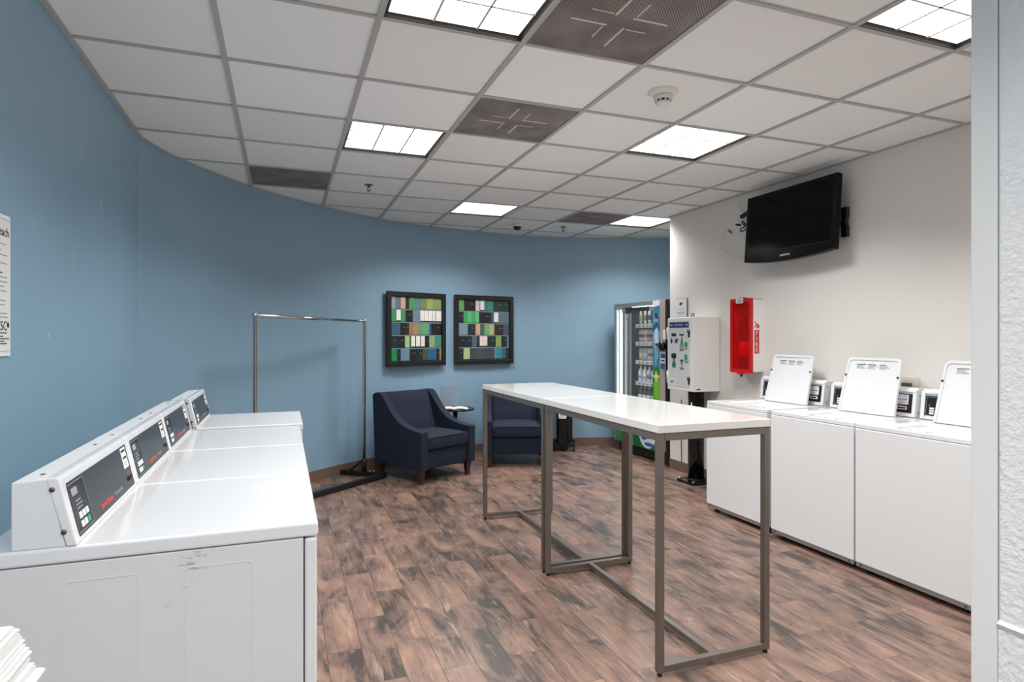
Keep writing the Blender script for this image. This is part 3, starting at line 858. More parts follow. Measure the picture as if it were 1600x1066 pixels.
# oil heater behind the table
t = thing('oil_heater', 'black oil filled radiator heater on casters by the blue wall', 'heater', (3.19, 6.70, 0), -YAW - .1)
cbx = MB().prism(rrect(.145, .12, .03, 4, -.02, 0), .09, .62, 'z', M['black_gloss'], .006).build('control_housing', parent=t)
pn = MB().prism(rrect(.098, .20, .018, 4, -.02, .50), -.064, -.06, 'y', M['offwhite']).build('control_plate', parent=t)
for z in (.475, .535): MB().lathe([(.024, 0), (.022, .016), (.008, .018), (0, .018)], n=18, m=M['offwhite'], mtx=Matrix.Translation((-.02, -.064, z)) @ Matrix.Rotation(PI / 2, 4, 'X')).build('knob', parent=pn)
for k in range(6):
    x = .0; y = .075 + k * .042
    MB().prism(rrect(.20, .50, .03, 4, .0, .355), y, y + .024, 'y', M['black'], .006).build('fin', parent=t)
MB().box(-.06, .06, .06, .30, .09, .13, M['black'], .004).build('spine', parent=t)
for y in (.0, .27):
    br = MB().box(-.13, .13, y - .015, y + .015, .05, .10, M['black'], .004).build('caster_bar', parent=t)
    for s in (-1, 1):
        MB().lathe([(.024, -.014), (.026, -.01), (.026, .01), (.024, .014)], n=18, m=M['rubber'], mtx=Matrix.Translation((s * .115, y - .0, .026)) @ Matrix.Rotation(PI / 2, 4, 'Y')).build('caster', parent=br)

# ------------------------------------------------------------------ pictures
RA = [[(0, .09, (150, 152, 156)), (.09, .19, (96, 112, 124)), (.19, .28, (192, 162, 138)), (.28, .35, (22, 26, 30)), (.35, .48, (72, 144, 92)), (.48, .57, (84, 122, 132)), (.57, .7, (112, 126, 78)), (.7, .83, (148, 160, 96)), (.83, 1, (128, 142, 88))],
      [(0, .11, (60, 142, 82)), (.11, .19, (228, 232, 230)), (.19, .28, (60, 142, 82)), (.28, .42, (18, 20, 24)), (.42, .57, (112, 126, 140)), (.57, .65, (226, 224, 214)), (.655, .73, (230, 226, 216)), (.735, .81, (228, 224, 214)), (.815, .88, (222, 214, 204)), (.89, 1, (230, 226, 220))],
      [(0, .18, (52, 92, 116)), (.18, .28, (16, 20, 26)), (.28, .35, (44, 32, 28)), (.35, .43, (150, 116, 88)), (.43, .53, (164, 124, 92)), (.53, .75, (92, 152, 112)), (.75, .79, (56, 84, 114)), (.79, 1, (12, 14, 20))],
      [(0, .12, (14, 38, 36)), (.12, .27, (14, 28, 36)), (.27, .36, (166, 184, 134)), (.36, .39, (30, 100, 66)), (.39, .47, (228, 226, 216)), (.485, .565, (230, 228, 218)), (.58, .66, (230, 220, 210)), (.66, .75, (14, 18, 22)), (.75, .86, (140, 164, 124)), (.86, 1, (64, 132, 112))],
      [(0, .12, (24, 132, 72)), (.12, .19, (16, 22, 26)), (.19, .36, (104, 132, 152)), (.36, .5, (14, 24, 24)), (.5, .62, (12, 34, 30)), (.62, .72, (60, 78, 50)), (.72, .9, (30, 92, 132)), (.9, .96, (18, 22, 28)), (.96, 1, (150, 130, 92))]]
RB = [[(0, .11, (86, 150, 78)), (.11, .33, (18, 18, 24)), (.33, .41, (206, 198, 196)), (.42, .5, (220, 220, 220)), (.5, .56, (62, 110, 116)), (.56, .68, (58, 132, 112)), (.68, .86, (34, 50, 54)), (.86, 1, (24, 52, 44))],
      [(0, .1, (24, 20, 22)), (.1, .18, (62, 150, 92)), (.18, .25, (86, 178, 110)), (.25, .33, (70, 160, 96)), (.33, .4, (96, 182, 118)), (.4, .63, (18, 18, 24)), (.63, .69, (40, 84, 100)), (.69, .78, (226, 230, 230)), (.78, 1, (92, 112, 128))],
      [(0, .18, (110, 142, 152)), (.18, .33, (24, 38, 46)), (.33, .42, (196, 160, 132)), (.42, .5, (56, 92, 84)), (.5, .6, (112, 164, 110)), (.6, .7, (170, 172, 124)), (.7, .88, (44, 32, 28)), (.88, 1, (66, 82, 104))],
      [(0, .12, (16, 22, 34)), (.12, .26, (14, 30, 40)), (.26, .36, (74, 96, 110)), (.36, .41, (14, 20, 24)), (.41, .56, (222, 208, 196)), (.56, .73, (12, 40, 36)), (.73, .84, (132, 162, 84)), (.84, .95, (22, 28, 34)), (.95, 1, (84, 118, 140))],
      [(0, .1, (22, 34, 42)), (.1, .22, (160, 188, 136)), (.22, .33, (56, 64, 74)), (.33, .52, (66, 72, 80)), (.52, .7, (58, 66, 76)), (.7, .76, (90, 128, 142)), (.76, .86, (40, 128, 158)), (.86, .93, (54, 94, 104)), (.93, 1, (34, 50, 50))]]
def art(pa, pb, rows, lab):
    pa = Vector(pa); pb = Vector(pb); d = pb - pa; w = d.length; z0, z1 = 1.058, 1.878
    d.normalize(); n = Vector((d.y, -d.x))
    o = pa + n * .012
    t = thing('framed_art', lab, 'picture', (o.x, o.y, z0), math.atan2(d.y, d.x), 'framed abstract pictures on the blue wall')
    hgt = z1 - z0; f = .052
    # straight frame hung on the curved wall, rear spacers reach the wall
    fr = MB()
    fr.box(0, w, -.032, .0, 0, f, M['black'], .003).box(0, w, -.032, .0, hgt - f, hgt, M['black'], .003)
    fr.box(0, f, -.032, .0, f, hgt - f, M['black'], .003).box(w - f, w, -.032, .0, f, hgt - f, M['black'], .003)
    fr.box(f * .5, w - f * .5, -.006, 0.0, f * .5, hgt - f * .5, M['black'])
    fr.build('frame', parent=t)
    c = MB(); iw = w - 2 * f; ih = hgt - 2 * f; rh = ih / 5
    c.box(f, w - f, -.010, -.006, f, hgt - f, colour((16, 22, 26)))
    for r, row in enumerate(rows):
        zz = hgt - f - (r + 1) * rh
        for a, b, rgb in row:
            c.box(f + a * iw, f + b * iw - .0015, -.0115, -.010, zz + .012 + (.012 if sum(rgb) > 600 else 0), zz + rh - .004, colour(rgb))
            if sum(rgb) < 150: c.box(f + (a + (b - a) * .55) * iw, f + (a + (b - a) * .8) * iw, -.012, -.0115, zz + rh * .62, zz + rh * .65, colour((150, 160, 165)))
        if r < 4: c.box(f, w - f, -.012, -.010, zz - .002, zz + .006, colour((128, 158, 164)))
    c.build('canvas', parent=t)
art((1.031, 6.632), (1.747, 6.902), RA, 'left of the two framed abstract pictures, above the round table')
art((1.868, 6.93), (2.648, 7.062), RB, 'right of the two framed abstract pictures on the blue wall')

# ------------------------------------------------------------------ poster and paper stack
t = thing('notice_poster', 'printed white notice in a clear frame on the blue wall at the left edge', 'poster', (XL, 2.165, 1.312))
MB().box(.0, .006, 0, .33, 0, .463, M['plastic_white'], .002).build('frame', parent=t)
b = MB().box(.006, .0066, .006, .322, .014, .452, M['paper'])
def PF(y, z): return frame_of((.0072, y, z), (0, -1, 0), (0, 0, 1)) if False else frame_of((.0072, y, z), (0, 1, 0), (0, 0, 1))
b.text('reach', .042, PF(.268, .405), M['ink'])
for (z, e, dk) in [(.366, .29, 0), (.345, .25, 1), (.33, .302, 0), (.303, .302, 0), (.272, .265, 1), (.258, .30, 0), (.243, .305, 0), (.228, .28, 0), (.213, .295, 0), (.182, .29, 0), (.168, .28, 0), (.14, .30, 0), (.128, .305, 0)]:
    b.box(.0066, .0069, .02, e, z - .002, z + .002, M['ink'] if dk else M['ink_grey'])
b.text('CSC', .044, PF(.258, .098), M['ink'])
b.lathe([(.009, 0), (.009, .0005)], n=14, m=M['ink'], mtx=Matrix.Translation((.0066, .308, .103)) @ Matrix.Rotation(PI / 2, 4, 'Y'))
for z, e in ((.077, .3), (.066, .27), (.058, .315), (.05, .28), (.042, .30)): b.box(.0066, .0069, .02, e, z - .0018, z + .0018, M['ink'])
b.box(.0066, .0069, .02, .318, .446, .4475, M['ink_grey']); b.box(.0066, .0069, .02, .318, .016, .0175, M['ink_grey'])
b.build('printed_sheet', parent=t)

t = thing('wall_counter', 'white wall counter at the left edge carrying the paper stack', 'counter', (XL, .80, 0))
MB().box(.0, .36, 0, .42, .795, .82, M['slab'], .002).build('worktop', parent=t)
for y in (.06, .36): MB().prism([(0, .60), (0, .795), (.26, .795), (.26, .775), (.02, .60)], y - .01, y + .01, 'y', M['plastic_white']).build('bracket', parent=t)
rn = random.Random(3)
z = .82; NP_ = 13
for k in range(NP_):
    th = .0064 if k else .008
    off = .022 - .032 * (k / NP_) + rn.uniform(-.004, .004) + (.012 if k == 0 else 0)
    b = MB()
    x1 = -.401 + off; x0 = x1 - .27; y0, y1 = .985, 1.222 + rn.uniform(-.004, .003)
    # a folded sheet: two leaves joined at the outer fold, slightly parted
    b.prism([(x0, z), (x1 - .004, z), (x1, z + th * .35), (x1 - .006, z + th * .5), (x0, z + th * .48)], y0, y1, 'y', M['paper'])
    b.prism([(x0, z + th * .5), (x1 - .01, z + th * .52), (x1 - .001, z + th * .72), (x1 - .007, z + th * .97), (x0, z + th * .97)], y0 + .004, y1 - .003, 'y', M['paper'])
    lab = 'topmost white folded paper of the stack at the lower left edge' if k == NP_ - 1 else 'lowest white folded paper of the stack, sticking out farthest' if k == 0 else 'white folded paper inside the stack at the lower left edge'
    tag(b.build('folded_paper'), lab, 'paper', 'folded papers stacked at the left edge')
    z += th

# ------------------------------------------------------------------ wall things on the right
# outlets
def outlet(y, z, lab, dark):
    t = thing('wall_outlet', lab, 'outlet', (XR, y, z), 0, 'outlets behind the washers')
    MB().box(-.006, 0, -.06, .06, -.06, .06, M['cream'], .003).build('cover_plate', parent=t)
    if dark: MB().box(-.02, -.006, -.01, .055, -.02, .018, M['brass'], .003).build('plug', parent=t)
    else: MB().box(-.03, -.006, .0, .05, -.03, .005, M['rubber'], .004).build('plug', parent=t)
outlet(3.62, 1.085, 'cream wall outlet behind the farthest washer', False)
outlet(2.805, 1.06, 'cream wall outlet behind the middle washer', True)

# fire extinguisher cabinet
y0, y1, z0, z1, xf = 4.112, 4.362, 1.078, 1.705, 3.695
t = thing('fire_cabinet', 'white fire extinguisher cabinet with red translucent cover on the white wall', 'fire cabinet', (XR, (y0 + y1) / 2, z0))
w2 = (y1 - y0) / 2; hz = z1 - z0; dx = xf - XR
b = MB()
b.box(-.004, 0, -w2, w2, 0, hz, M['offwhite'], .001)
for s in (-1, 1): b.box(dx + .012, -.003, s * w2 - (.004 if s > 0 else 0), s * w2 + (0 if s > 0 else .004), 0, hz, M['offwhite'])
b.box(dx + .012, -.003, -w2, w2, 0, .004, M['offwhite']).box(dx + .012, -.003, -w2, w2, hz - .004, hz, M['offwhite'])
b.build('body', parent=t)
c = MB(); O = rrect(2 * w2 + .008, hz + .014, .012, 3, 0, hz / 2); I = rrect(2 * w2 - .045, hz - .05, .01, 3, 0, hz / 2)
tt = bmesh.new(); n = len(O)
V = [[tt.verts.new((x, p[0], p[1])) for p in P] for P, x in ((O, dx + .022), (O, dx), (I, dx), (I, dx + .01))]
for A_, B_ in zip(V, V[1:]):
    for i in range(n): tt.faces.new((A_[i], A_[(i + 1) % n], B_[(i + 1) % n], B_[i]))
c._add(tt, M['red_plastic'])
c.box(dx - .002, dx + .012, -.045, .045, -.02, .0, M['red_plastic'], .004).box(dx - .002, dx + .012, -.06, .02, hz, hz + .016, M['red_plastic'], .003)
cov = c.build('cover', parent=t)
MB().box(dx + .009, dx + .011, -w2 + .022, w2 - .022, .022, hz - .022, M['red_clear']).build('window', parent=cov)
MB().lathe([(.012, 0), (.012, -.02), (.006, -.026)], dx + .01, .0, -.016, 12, M['rubber']).build('latch', parent=cov)
g = MB().box(dx - .006, dx - .004, -.038, .048, hz - .035, hz + .008, M['paper'])
for r in range(3): g.box(dx - .0066, dx - .006, -.028, .036 - .01 * (r == 1), hz - .028 + r * .011, hz - .023 + r * .011, M['ink'] if r == 1 else M['ink_grey'])
g.build('tag', parent=cov)
s_ = MB(); yl = -w2 - .0006; xc = dx * .52; zl = .262
s_.box(xc - .024, xc + .024, yl - .0006, yl, zl - .1, zl + .1, M['red_label'])
for k, q in enumerate('FIRE'): s_.text(q, .056, frame_of((xc, yl - .001, zl + .071 - k * .0475), (1, 0, 0), (0, 0, 1)), M['paper'])
for a, bb in (((-.02, .17), (.02, .125)), ((.024, .175), (-.024, .140))):
    pass
s_.poly([(xc - .028, yl - .0006, zl + .165), (xc - .004, yl - .0006, zl + .145), (xc - .028, yl - .0006, zl + .125), (xc - .02, yl - .0006, zl + .12), (xc + .012, yl - .0006, zl + .142), (xc - .02, yl - .0006, zl + .172)], M['red_label'])
s_.poly([(xc + .012, yl - .0006, zl + .155), (xc + .026, yl - .0006, zl + .135), (xc + .026, yl - .0006, zl + .118), (xc - .012, yl - .0006, zl + .118), (xc + .008, yl - .0006, zl + .13)], M['red_label'])
s_.build('fire_label', parent=t)
t = thing('fire_extinguisher', 'red fire extinguisher inside the cabinet, dim behind the red cover', 'fire extinguisher', (XR - .062, (y0 + y1) / 2 + .02, z0 + .005))
MB().lathe([(.05, 0), (.052, .01), (.052, .33), (.04, .37), (.02, .395), (.016, .42)], n=24, m=M['cylinder_red']).build('cylinder', parent=t)
hd = MB().lathe([(.018, .42), (.018, .45), (.01, .46)], n=14, m=M['black']).build('valve', parent=t)
MB().tube([(0, .02, .455), (0, -.06, .475)], .007, M['black'], square=True).tube([(0, .01, .44), (0, -.055, .435)], .006, M['black'], square=True).build('lever', parent=hd)
MB().tube([(0, .015, .44), (0, .05, .43), (-.005, .062, .38), (-.01, .062, .22)], .008, M['rubber']).build('hose', parent=t)
MB().lathe([(.0525, .12), (.0525, .26)], n=24, m=M['offwhite']).build('label_band', parent=t)

# television
t = thing('television', 'black flat television on a tilting mount high on the white wall', 'television', (XR, 3.685, 2.0))
R = Matrix.Translation((-.115, 0, .275)) @ Matrix.Rotation(math.radians(4), 4, 'Y') 
# local: x depth (front -x), y width, z height
hw = .447
btm = [(y, -.272 - .032 * (1 - (y / hw) ** 2)) for y in [hw * (1 - 2 * k / 14) for k in range(15)]]
out = [(-hw, -.255), (-hw, .272), (hw, .272), (hw, -.255)] + btm
bz = MB().prism(out, -.055, .0, 'x', M['tv_plastic'], .006, 2, mtx=R)
bzo = bz.build('casing', parent=t)
MB().prism([(-.40, -.2), (-.40, .24), (.40, .24), (.40, -.2)], 0, .035, 'x', M['black'], .012, mtx=R).build('rear_shell', parent=t)
MB().box(-.0565, -.055, -.412, .412, -.205, .24, M['screen'], mtx=R).build('screen', parent=t)
lp = MB().box(-.0562, -.055, -.412, .412, -.213, -.2105, M['fascia'], mtx=R).build('trim_line', parent=bzo)
MB().text('SAMSUNG', .022, R @ frame_of((-.0563, .0, -.262), (0, -1, 0), (0, 0, 1)), M['key']).build('lettering', parent=bzo)
MB().box(-.012, 0, -.12, .12, .18, .40, M['black'], .002).build('wall_plate', parent=t)
MB().box(-.09, -.01, -.03, .03, .24, .34, M['black'], .003).build('mount_arm', parent=t)
MB().prism([(-.435, .10), (-.385, .10), (-.385, .315), (-.435, .315), (-.435, .25), (-.425, .21), (-.435, .17)], -.05, -.02, 'x', M['black'], .003).build('bracket', parent=t)
MB().box(-.05, -.02, -.40, .12, .19, .215, M['black'], .002).build('bracket_rail', parent=t)
# cables beside the television (y up = left in the photograph)
def cable(pts, r, m, lab, nm='cable', extra=None):
    P = []
    pts = [Vector(p) for p in pts]
    for i in range(len(pts) - 1):
        p0 = pts[max(i - 1, 0)]; p1 = pts[i]; p2 = pts[i + 1]; p3_ = pts[min(i + 2, len(pts) - 1)]
        for k in range(6):
            s = k / 6
            P.append(.5 * ((2 * p1) + (p2 - p0) * s + (2 * p0 - 5 * p1 + 4 * p2 - p3_) * s * s + (3 * p1 - p0 - 3 * p2 + p3_) * s ** 3))
    P.append(pts[-1])
    t = thing(nm, lab, 'cable', tuple(pts[0]))
    o = pts[0]
    MB().tube([p - o for p in P], r, m, 8).build('cord', parent=t)
    if extra: extra(t, o)
    return t
xw = XR - .012
def ex1(t, o):
    MB().tube([Vector((xw, 4.43, 2.392)) - o, Vector((xw, 4.38, 2.379)) - o], .009, M['rubber']).build('connector', parent=t)
    MB().tube([Vector((xw - .003, 4.53, 2.358)) - o, Vector((xw - .003, 4.488, 2.325)) - o], .007, M['red_plastic']).build('red_clip', parent=t)
cable([(xw, 4.20, 2.08), (xw, 4.304, 2.083), (xw, 4.433, 2.099), (xw, 4.569, 2.163), (xw, 4.63, 2.255), (xw, 4.587, 2.343), (xw, 4.484, 2.392), (xw, 4.40, 2.385)], .0035, M['wire'], 'thin white cable looping out to the left of the television', extra=ex1)
xk = 3.80
cable([(xk, 4.22, 2.34), (xk, 4.268, 2.346), (xk, 4.323, 2.401), (xk, 4.331, 2.385), (xk, 4.299, 2.352), (xk, 4.352, 2.341), (xk, 4.349, 2.316), (xk, 4.299, 2.322), (xk, 4.268, 2.335), (xk, 4.22, 2.34)], .0055, M['rubber'], 'black looped cable sticking out from behind the television')
def ex2(t, o):
    MB().tube([Vector((xk, 4.347, 2.442)) - o, Vector((xk, 4.22, 2.478)) - o], .014, M['rubber'], square=True).build('adapter', parent=t)
cable([(xw, 4.26, 2.46), (xw, 4.32, 2.481), (xw, 4.376, 2.526), (xw, 4.392, 2.575), (xw, 4.352, 2.61)], .003, M['wire'], 'white wire rising to the ceiling from a black adapter by the television', extra=ex2)

# ------------------------------------------------------------------ card dispenser on its pedestal
yr, yl_, xf, z0, z1 = 4.66, 5.055, 3.525, .872, 1.565
t = thing('card_dispenser', 'off white card dispensing cabinet with green arrows on a black pedestal', 'card dispenser', (XR, (yr + yl_) / 2, 0))
dx = xf - XR; w2 = (yl_ - yr) / 2
MB().box(dx + .012, -.004, -w2, w2, z0, z1, M['offwhite'], .004).build('cabinet', parent=t)
dr = MB().box(dx, dx + .012, -w2, w2, z0 + .003, z1 - .003, M['offwhite'], .003)
door = dr.build('door', parent=t)
g = MB().box(dx - .003, dx, -w2 + .045, w2 - .02, z0 + .035, z1 - .03, M['grey_panel'], .001).build('fascia', parent=door)
def FD(y, z, l=.0035): return frame_of((dx - l, y, z), (0, -1, 0), (0, 0, 1))
bn = MB().box(-.15, .15, -.026, .026, 0, .001, M['banner'], mtx=FD(.012, z1 - .07, .003))
bn.text('ADD VALUE', .022, FD(.02, z1 - .07, .0045), M['paper']); bn.box(-.14, -.10, -.008, .008, .001, .0014, M['ink_grey'], mtx=FD(.012, z1 - .07, .003)); bn.box(.10, .14, -.008, .008, .001, .0014, M['ink_grey'], mtx=FD(.012, z1 - .07, .003))
bn.build('banner', parent=door)
hz = z1 - z0
def fy(f): return w2 - f * 2 * w2        # fraction from the left edge
def fz(f): return z1 - f * hz
for (a, c, ww, hh) in ((.27, .235, .035, .013), (.58, .235, .032, .006), (.27, .53, .035, .02)):
    MB().box(-ww, ww, -hh, hh, 0, .006, M['rubber'], .002, mtx=FD(fy(a), fz(c), .003)).build('slot', parent=door)
for c in (.365, .535): MB().prism(rrect(.034, .052, .016, 4), 0, .012, 'z', M['green_key'], .003, mtx=FD(fy(.755), fz(c), .003)).build('push_button', parent=door)
for c in (.19, .825): 
    lk = MB().lathe([(.016, 0), (.016, .012), (.006, .013)], n=14, m=M['screw'], mtx=FD(fy(.86), fz(c), .003)); lk.box(-.013, .013, -.055, .012, 0, .006, M['ink'], .003, mtx=FD(fy(.86), fz(c), .003)); lk.build('lock', parent=door)
ar = MB()
def arrow(a, c, w, h_, up=1):
    pts = [(-w * .7, -h_), (w * .7, -h_), (w, -h_ * .4), (w * .45, h_ * .3), (w * .3, h_ * .9), (0, h_), (-w * .3, h_ * .9), (-w * .45, h_ * .3), (-w, -h_ * .4)]
    ar.prism([(p[0], p[1] * up) for p in pts], 0, .001, 'z', M['green'], mtx=FD(fy(a), fz(c), .003))
for q in ((.58, .305, .017, .04), (.27, .62, .033, .05), (.58, .63, .017, .042, -1)):
    ar = MB(); arrow(*q); ar.build('green_arrow', parent=door)
ar = MB()
ar.prism([(-.02, 0), (0, .03), (.014, .012), (.02, 0), (.014, -.012), (0, -.03)], 0, .001, 'z', M['banner'], mtx=FD(fy(.17), fz(.32), .003))
ar.build('blue_mark', parent=door)
for k in range(3): MB().box(-.028, .024 - .006 * k, -.006, .006, 0, .001, M['banner'], mtx=FD(fy(.38), fz(.30 + .02 * k), .003)).build('printed_line', parent=door)
for a, c, n_, ww in ((.58, .365, 3, .03), (.58, .42, 3, .035), (.755, .42, 2, .016), (.27, .495, 2, .036), (.58, .585, 1, .034), (.58, .69, 2, .034), (.775, .595, 2, .03)):
    for k in range(n_): MB().box(-ww, ww - .01 * (k % 2), -.003, .003, 0, .001, M['ink'], mtx=FD(fy(a), fz(c + .017 * k), .003)).build('printed_line', parent=door)
lb = MB().box(-.05, .05, -.038, .034, 0, .001, M['paper'], mtx=FD(fy(.2), fz(.885), .003))
for k in range(2): lb.box(-.03, .03 - .02 * k, -.004, .004, .001, .0014, M['ink'], mtx=FD(fy(.2), fz(.88 + .02 * k), .003))
lb.build('sticker', parent=door)
MB().box(dx + .04, dx + .075, -w2 - .003, -w2, z0 + .018, z0 + .03, M['rubber'], .001).build('vent_slot', parent=t)
lp = MB().tube([(dx + .06, -w2 + .10, z1 - .002), (dx + .06, -w2 + .10, z1 + .024), (dx + .06, -w2 + .09, z1 + .036), (dx + .06, -w2 + .075, z1 + .036), (dx + .06, -w2 + .066, z1 + .024), (dx + .06, -w2 + .066, z1 - .002)], .005, M['screw'], 8).build('padlock_shackle', parent=t)
for z in (z0 + .12, z1 - .15): MB().lathe([(.009, -.06), (.009, .06)], dx + .004, w2 + .008, z, 10, M['offwhite']).build('hinge', parent=t)
ped = MB()
ped.lathe([(.075, .025), (.075, z0)], dx + .16, -.03, 0, 28, M['black_gloss'])
ped.lathe([(.082, .022), (.08, .034), (.075, .036)], dx + .16, -.03, 0, 28, M['black'])
po = ped.build('pedestal', parent=t)
bs = MB().prism(rrect(.27, .27, .045, 5, dx + .155, -.03), 0, .022, 'z', M['black_gloss'], .005)
bso = bs.build('base_plate', parent=t)
for sx in (-1, 1):
    for sy in (-1, 1): MB().lathe([(.013, 0), (.013, .008), (.007, .012), (0, .013)], dx + .155 + sx * .105, -.03 + sy * .105, .022, 12, M['chrome']).build('bolt', parent=bso)

cable([(XR - .012, 5.24, .74), (XR - .012, 5.245, .50), (XR - .012, 5.24, .25), (XR - .012, 5.235, .10)], .004, M['rubber'], 'thin black cord hanging down the white wall beside the pedestal')

# notice above the dispenser
t = thing('wall_notice', 'small white notice with a blue mark on the wall above the card dispenser', 'sign', (XR, 5.245, 1.585))
MB().box(-.006, 0, -.105, .105, 0, .195, M['acrylic'], .001).build('holder', parent=t)
b = MB().box(-.0075, -.006, -.085, .105, 0, .19, M['paper'])
b.prism([(-.03, .0), (-.004, .018), (.032, .012), (.008, -.018)], .0, .0008, 'z', M['banner'], mtx=frame_of((-.0075, .01, .135), (0, -1, 0), (.0, 0, 1)))
for z, e in ((.08, .06), (.05, .07), (.042, .055), (.025, .03)): b.box(-.008, -.0075, -e + .01, e + .01, z - .0022, z + .0022, M['ink_grey'])
b.build('printed_sheet', parent=t)

# ------------------------------------------------------------------ vending machine
YV0, YV1, XV = 5.47, 6.60, 3.835
t = thing('vending_machine', 'glass fronted snack vending machine with green and blue graphics beside the white wall', 'vending machine', (XV, YV0, 0))
w = YV1 - YV0; dp = .62; zt = 1.785; zi0, zi1 = .50, 1.745
yg0, yg1 = .285, w - .02     # glass bay
b = MB()
b.box(.02, dp, 0.0, .022, .13, zt, M['black'])
b.box(.02, dp, w - .02, w, .13, zt, M['alu'])
b.box(dp - .02, dp, .022, w - .02, .13, zt, M['black'])
b.box(.02, dp - .02, .022, w - .02, zt - .03, zt, M['black'])
b.box(.02, dp - .02, .022, w - .02, .13, .16, M['black'])
b.box(.05, dp - .02, yg1 - .01, yg1, .16, zt - .03, M['dark_int'])
b.box(.05, dp - .03, yg0 - .02, yg0, .16, zt - .03, M['dark_int'])
b.box(dp - .06, dp - .04, yg0, yg1, .16, zt - .03, M['dark_int'])
b.box(.05, dp - .06, yg0, yg1, zi0 - .03, zi0, M['dark_int'])
b.build('cabinet', parent=t)
for y in (.06, w - .08):
    for x in (.06, dp - .06): MB().box(x - .03, x + .03, y - .03, y + .03, 0, .13, M['black']).build('foot', parent=t)
MB().box(.03, .06, .10, w - .12, .02, .128, M['black']).build('kick_panel', parent=t)
d = MB()
d.box(-.012, .02, yg1 - .025, w, .125, zt, M['alu'], .003)
d.box(-.012, .02, yg0, yg1 - .025, zi1 - .01, zt, M['alu'], .003)
d.box(-.01, .02, yg0, yg1 - .025, .49, .54, M['black'], .003)
d.box(-.01, .02, yg0 - .006, yg0 + .008, .49, zt, M['black'])
do = d.build('door_frame', parent=t)
MB().box(.004, .008, yg0 + .008, yg1 - .025, .54, zi1 - .01, M['clear']).build('glass_pane', parent=do)
# lower graphic panel
lo = MB().box(-.012, .02, .10, yg1 - .025 , .125, .49, colour((46, 140, 62), .3))
xx = -.0125
def blob(pts, m, lift=0): lo.prism(pts, xx - lift, xx - lift - .0006, 'x', m)
def ell(cy, cz, ry, rz_, n=20, a0=0, a1=2 * PI): return [(cy + ry * math.cos(a0 + (a1 - a0) * k / n), cz + rz_ * math.sin(a0 + (a1 - a0) * k / n)) for k in range(n)]
blob([(.10, .126), (.10, .489), (.66, .489), (.74, .30), (.66, .126)], colour((24, 104, 60), .3))
blob(ell(.40, .29, .17, .16), colour((206, 222, 232), .3), .0006)
blob(ell(.40, .34, .135, .10), colour((180, 36, 34), .3), .0012)
blob([(.27, .40), (.34, .385), (.44, .40), (.52, .405), (.52, .42), (.42, .42), (.34, .41), (.27, .42)], colour((226, 160, 150), .3), .0018)
blob(ell(.36, .18, .10, .022), colour((60, 96, 140), .3), .0018)
blob(ell(.47, .235, .05, .015), colour((60, 96, 140), .3), .0018)
blob(ell(.80, .35, .08, .09), colour((88, 176, 70), .3), .0006)
lo.build('lower_graphic_panel', parent=do)
# payment column
pc = MB().box(-.02, .02, .145, yg0 - .006, .49, zt - .001, colour((64, 128, 158), .3))
x2 = -.0205
def pb(pts, m, lift=0): pc.prism(pts, x2 - lift, x2 - lift - .0006, 'x', m)
ya, yb = .147, yg0 - .008
pb([(ya, zt - .06), (yb, zt - .075), (yb, zt - .003), (ya, zt - .003)], colour((226, 222, 218), .4))
pb([(ya + .01, 1.43), (ya + .05, 1.60), (yb - .03, 1.62), (yb - .01, 1.40), (yb - .04, 1.15), (ya + .03, 1.14)], colour((150, 190, 208), .3))
pb([(ya + .03, 1.3), (ya + .06, 1.50), (yb - .05, 1.46), (yb - .04, 1.22)], colour((206, 226, 236), .3), .0006)
pb([(ya, 1.52), (ya + .07, 1.56), (yb, 1.50), (yb, 1.43), (ya + .05, 1.49), (ya, 1.44)], colour((36, 96, 132), .3), .0012)
pb([(ya + .035, 1.585), (ya + .09, 1.585), (ya + .09, 1.64), (ya + .035, 1.64)], M['banner'], .0018)
pb([(ya, .49), (yb, .49), (yb, 1.03), (ya, 1.07)], colour((36, 128, 52), .3))
pb([(ya, .52), (yb - .01, .50), (yb - .02, .88), (ya + .06, .98), (ya, .90)], colour((118, 190, 48), .3), .0006)
pb(ell(ya + .06, .95, .06, .022), colour((240, 216, 110), .3), .0012)
pb(ell(ya + .065, .95, .018, .06), colour((244, 226, 150), .3), .0018)
pb(ell(ya + .035, .56, .035, .06), colour((196, 40, 44), .3), .0012)
pb(ell(ya + .07, .70, .025, .014), colour((96, 110, 92), .3), .0012)
pb([(ya + .05, 1.07), (ya + .095, 1.07), (ya + .095, 1.27), (ya + .05, 1.27)], colour((120, 160, 186), .3), .0012)
pc.build('payment_column', parent=do)
MB().prism([(-.02, .145), (-.02, .135), (.0, .06), (.02, .06), (.02, .145)], .49, zt, 'z', M['beige'], .002).build('side_return', parent=do)
MB().box(-.01, .02, .0, .06, .02, zt, M['black'], .002).build('edge_post', parent=do)
pr = MB().lathe([(.05, 0), (.048, .035), (.03, .045), (0, .046)], n=24, m=M['black_gloss'], mtx=Matrix.Translation((-.012, .098, 1.285)) @ Matrix.Rotation(-PI / 2, 4, 'Y'))
pr.box(-.035, .0, .14, .215, 1.285, 1.315, M['fascia'], .004)
pr.build('coin_return', parent=do)
st = MB().box(-.0225, -.0205, .04, .135, 1.03, 1.215, colour((222, 226, 230)))
st.box(-.0232, -.0225, .045, .125, 1.155, 1.205, colour((44, 84, 132))).box(-.0232, -.0225, .045, .13, 1.035, 1.10, colour((44, 92, 140))).box(-.0232, -.0225, .055, .12, 1.12, 1.135, M['ink'])
st.build('sticker', parent=do)
MB().box(-.0225, -.0205, .035, .085, 1.36, 1.46, colour((226, 226, 222))).build('sticker', parent=do)
MB().lathe([(.014, 0), (.014, zi1 - .03 - .56)], .045, yg1 - .055, .56, 14, M['tube']).build('lamp_tube', parent=t)
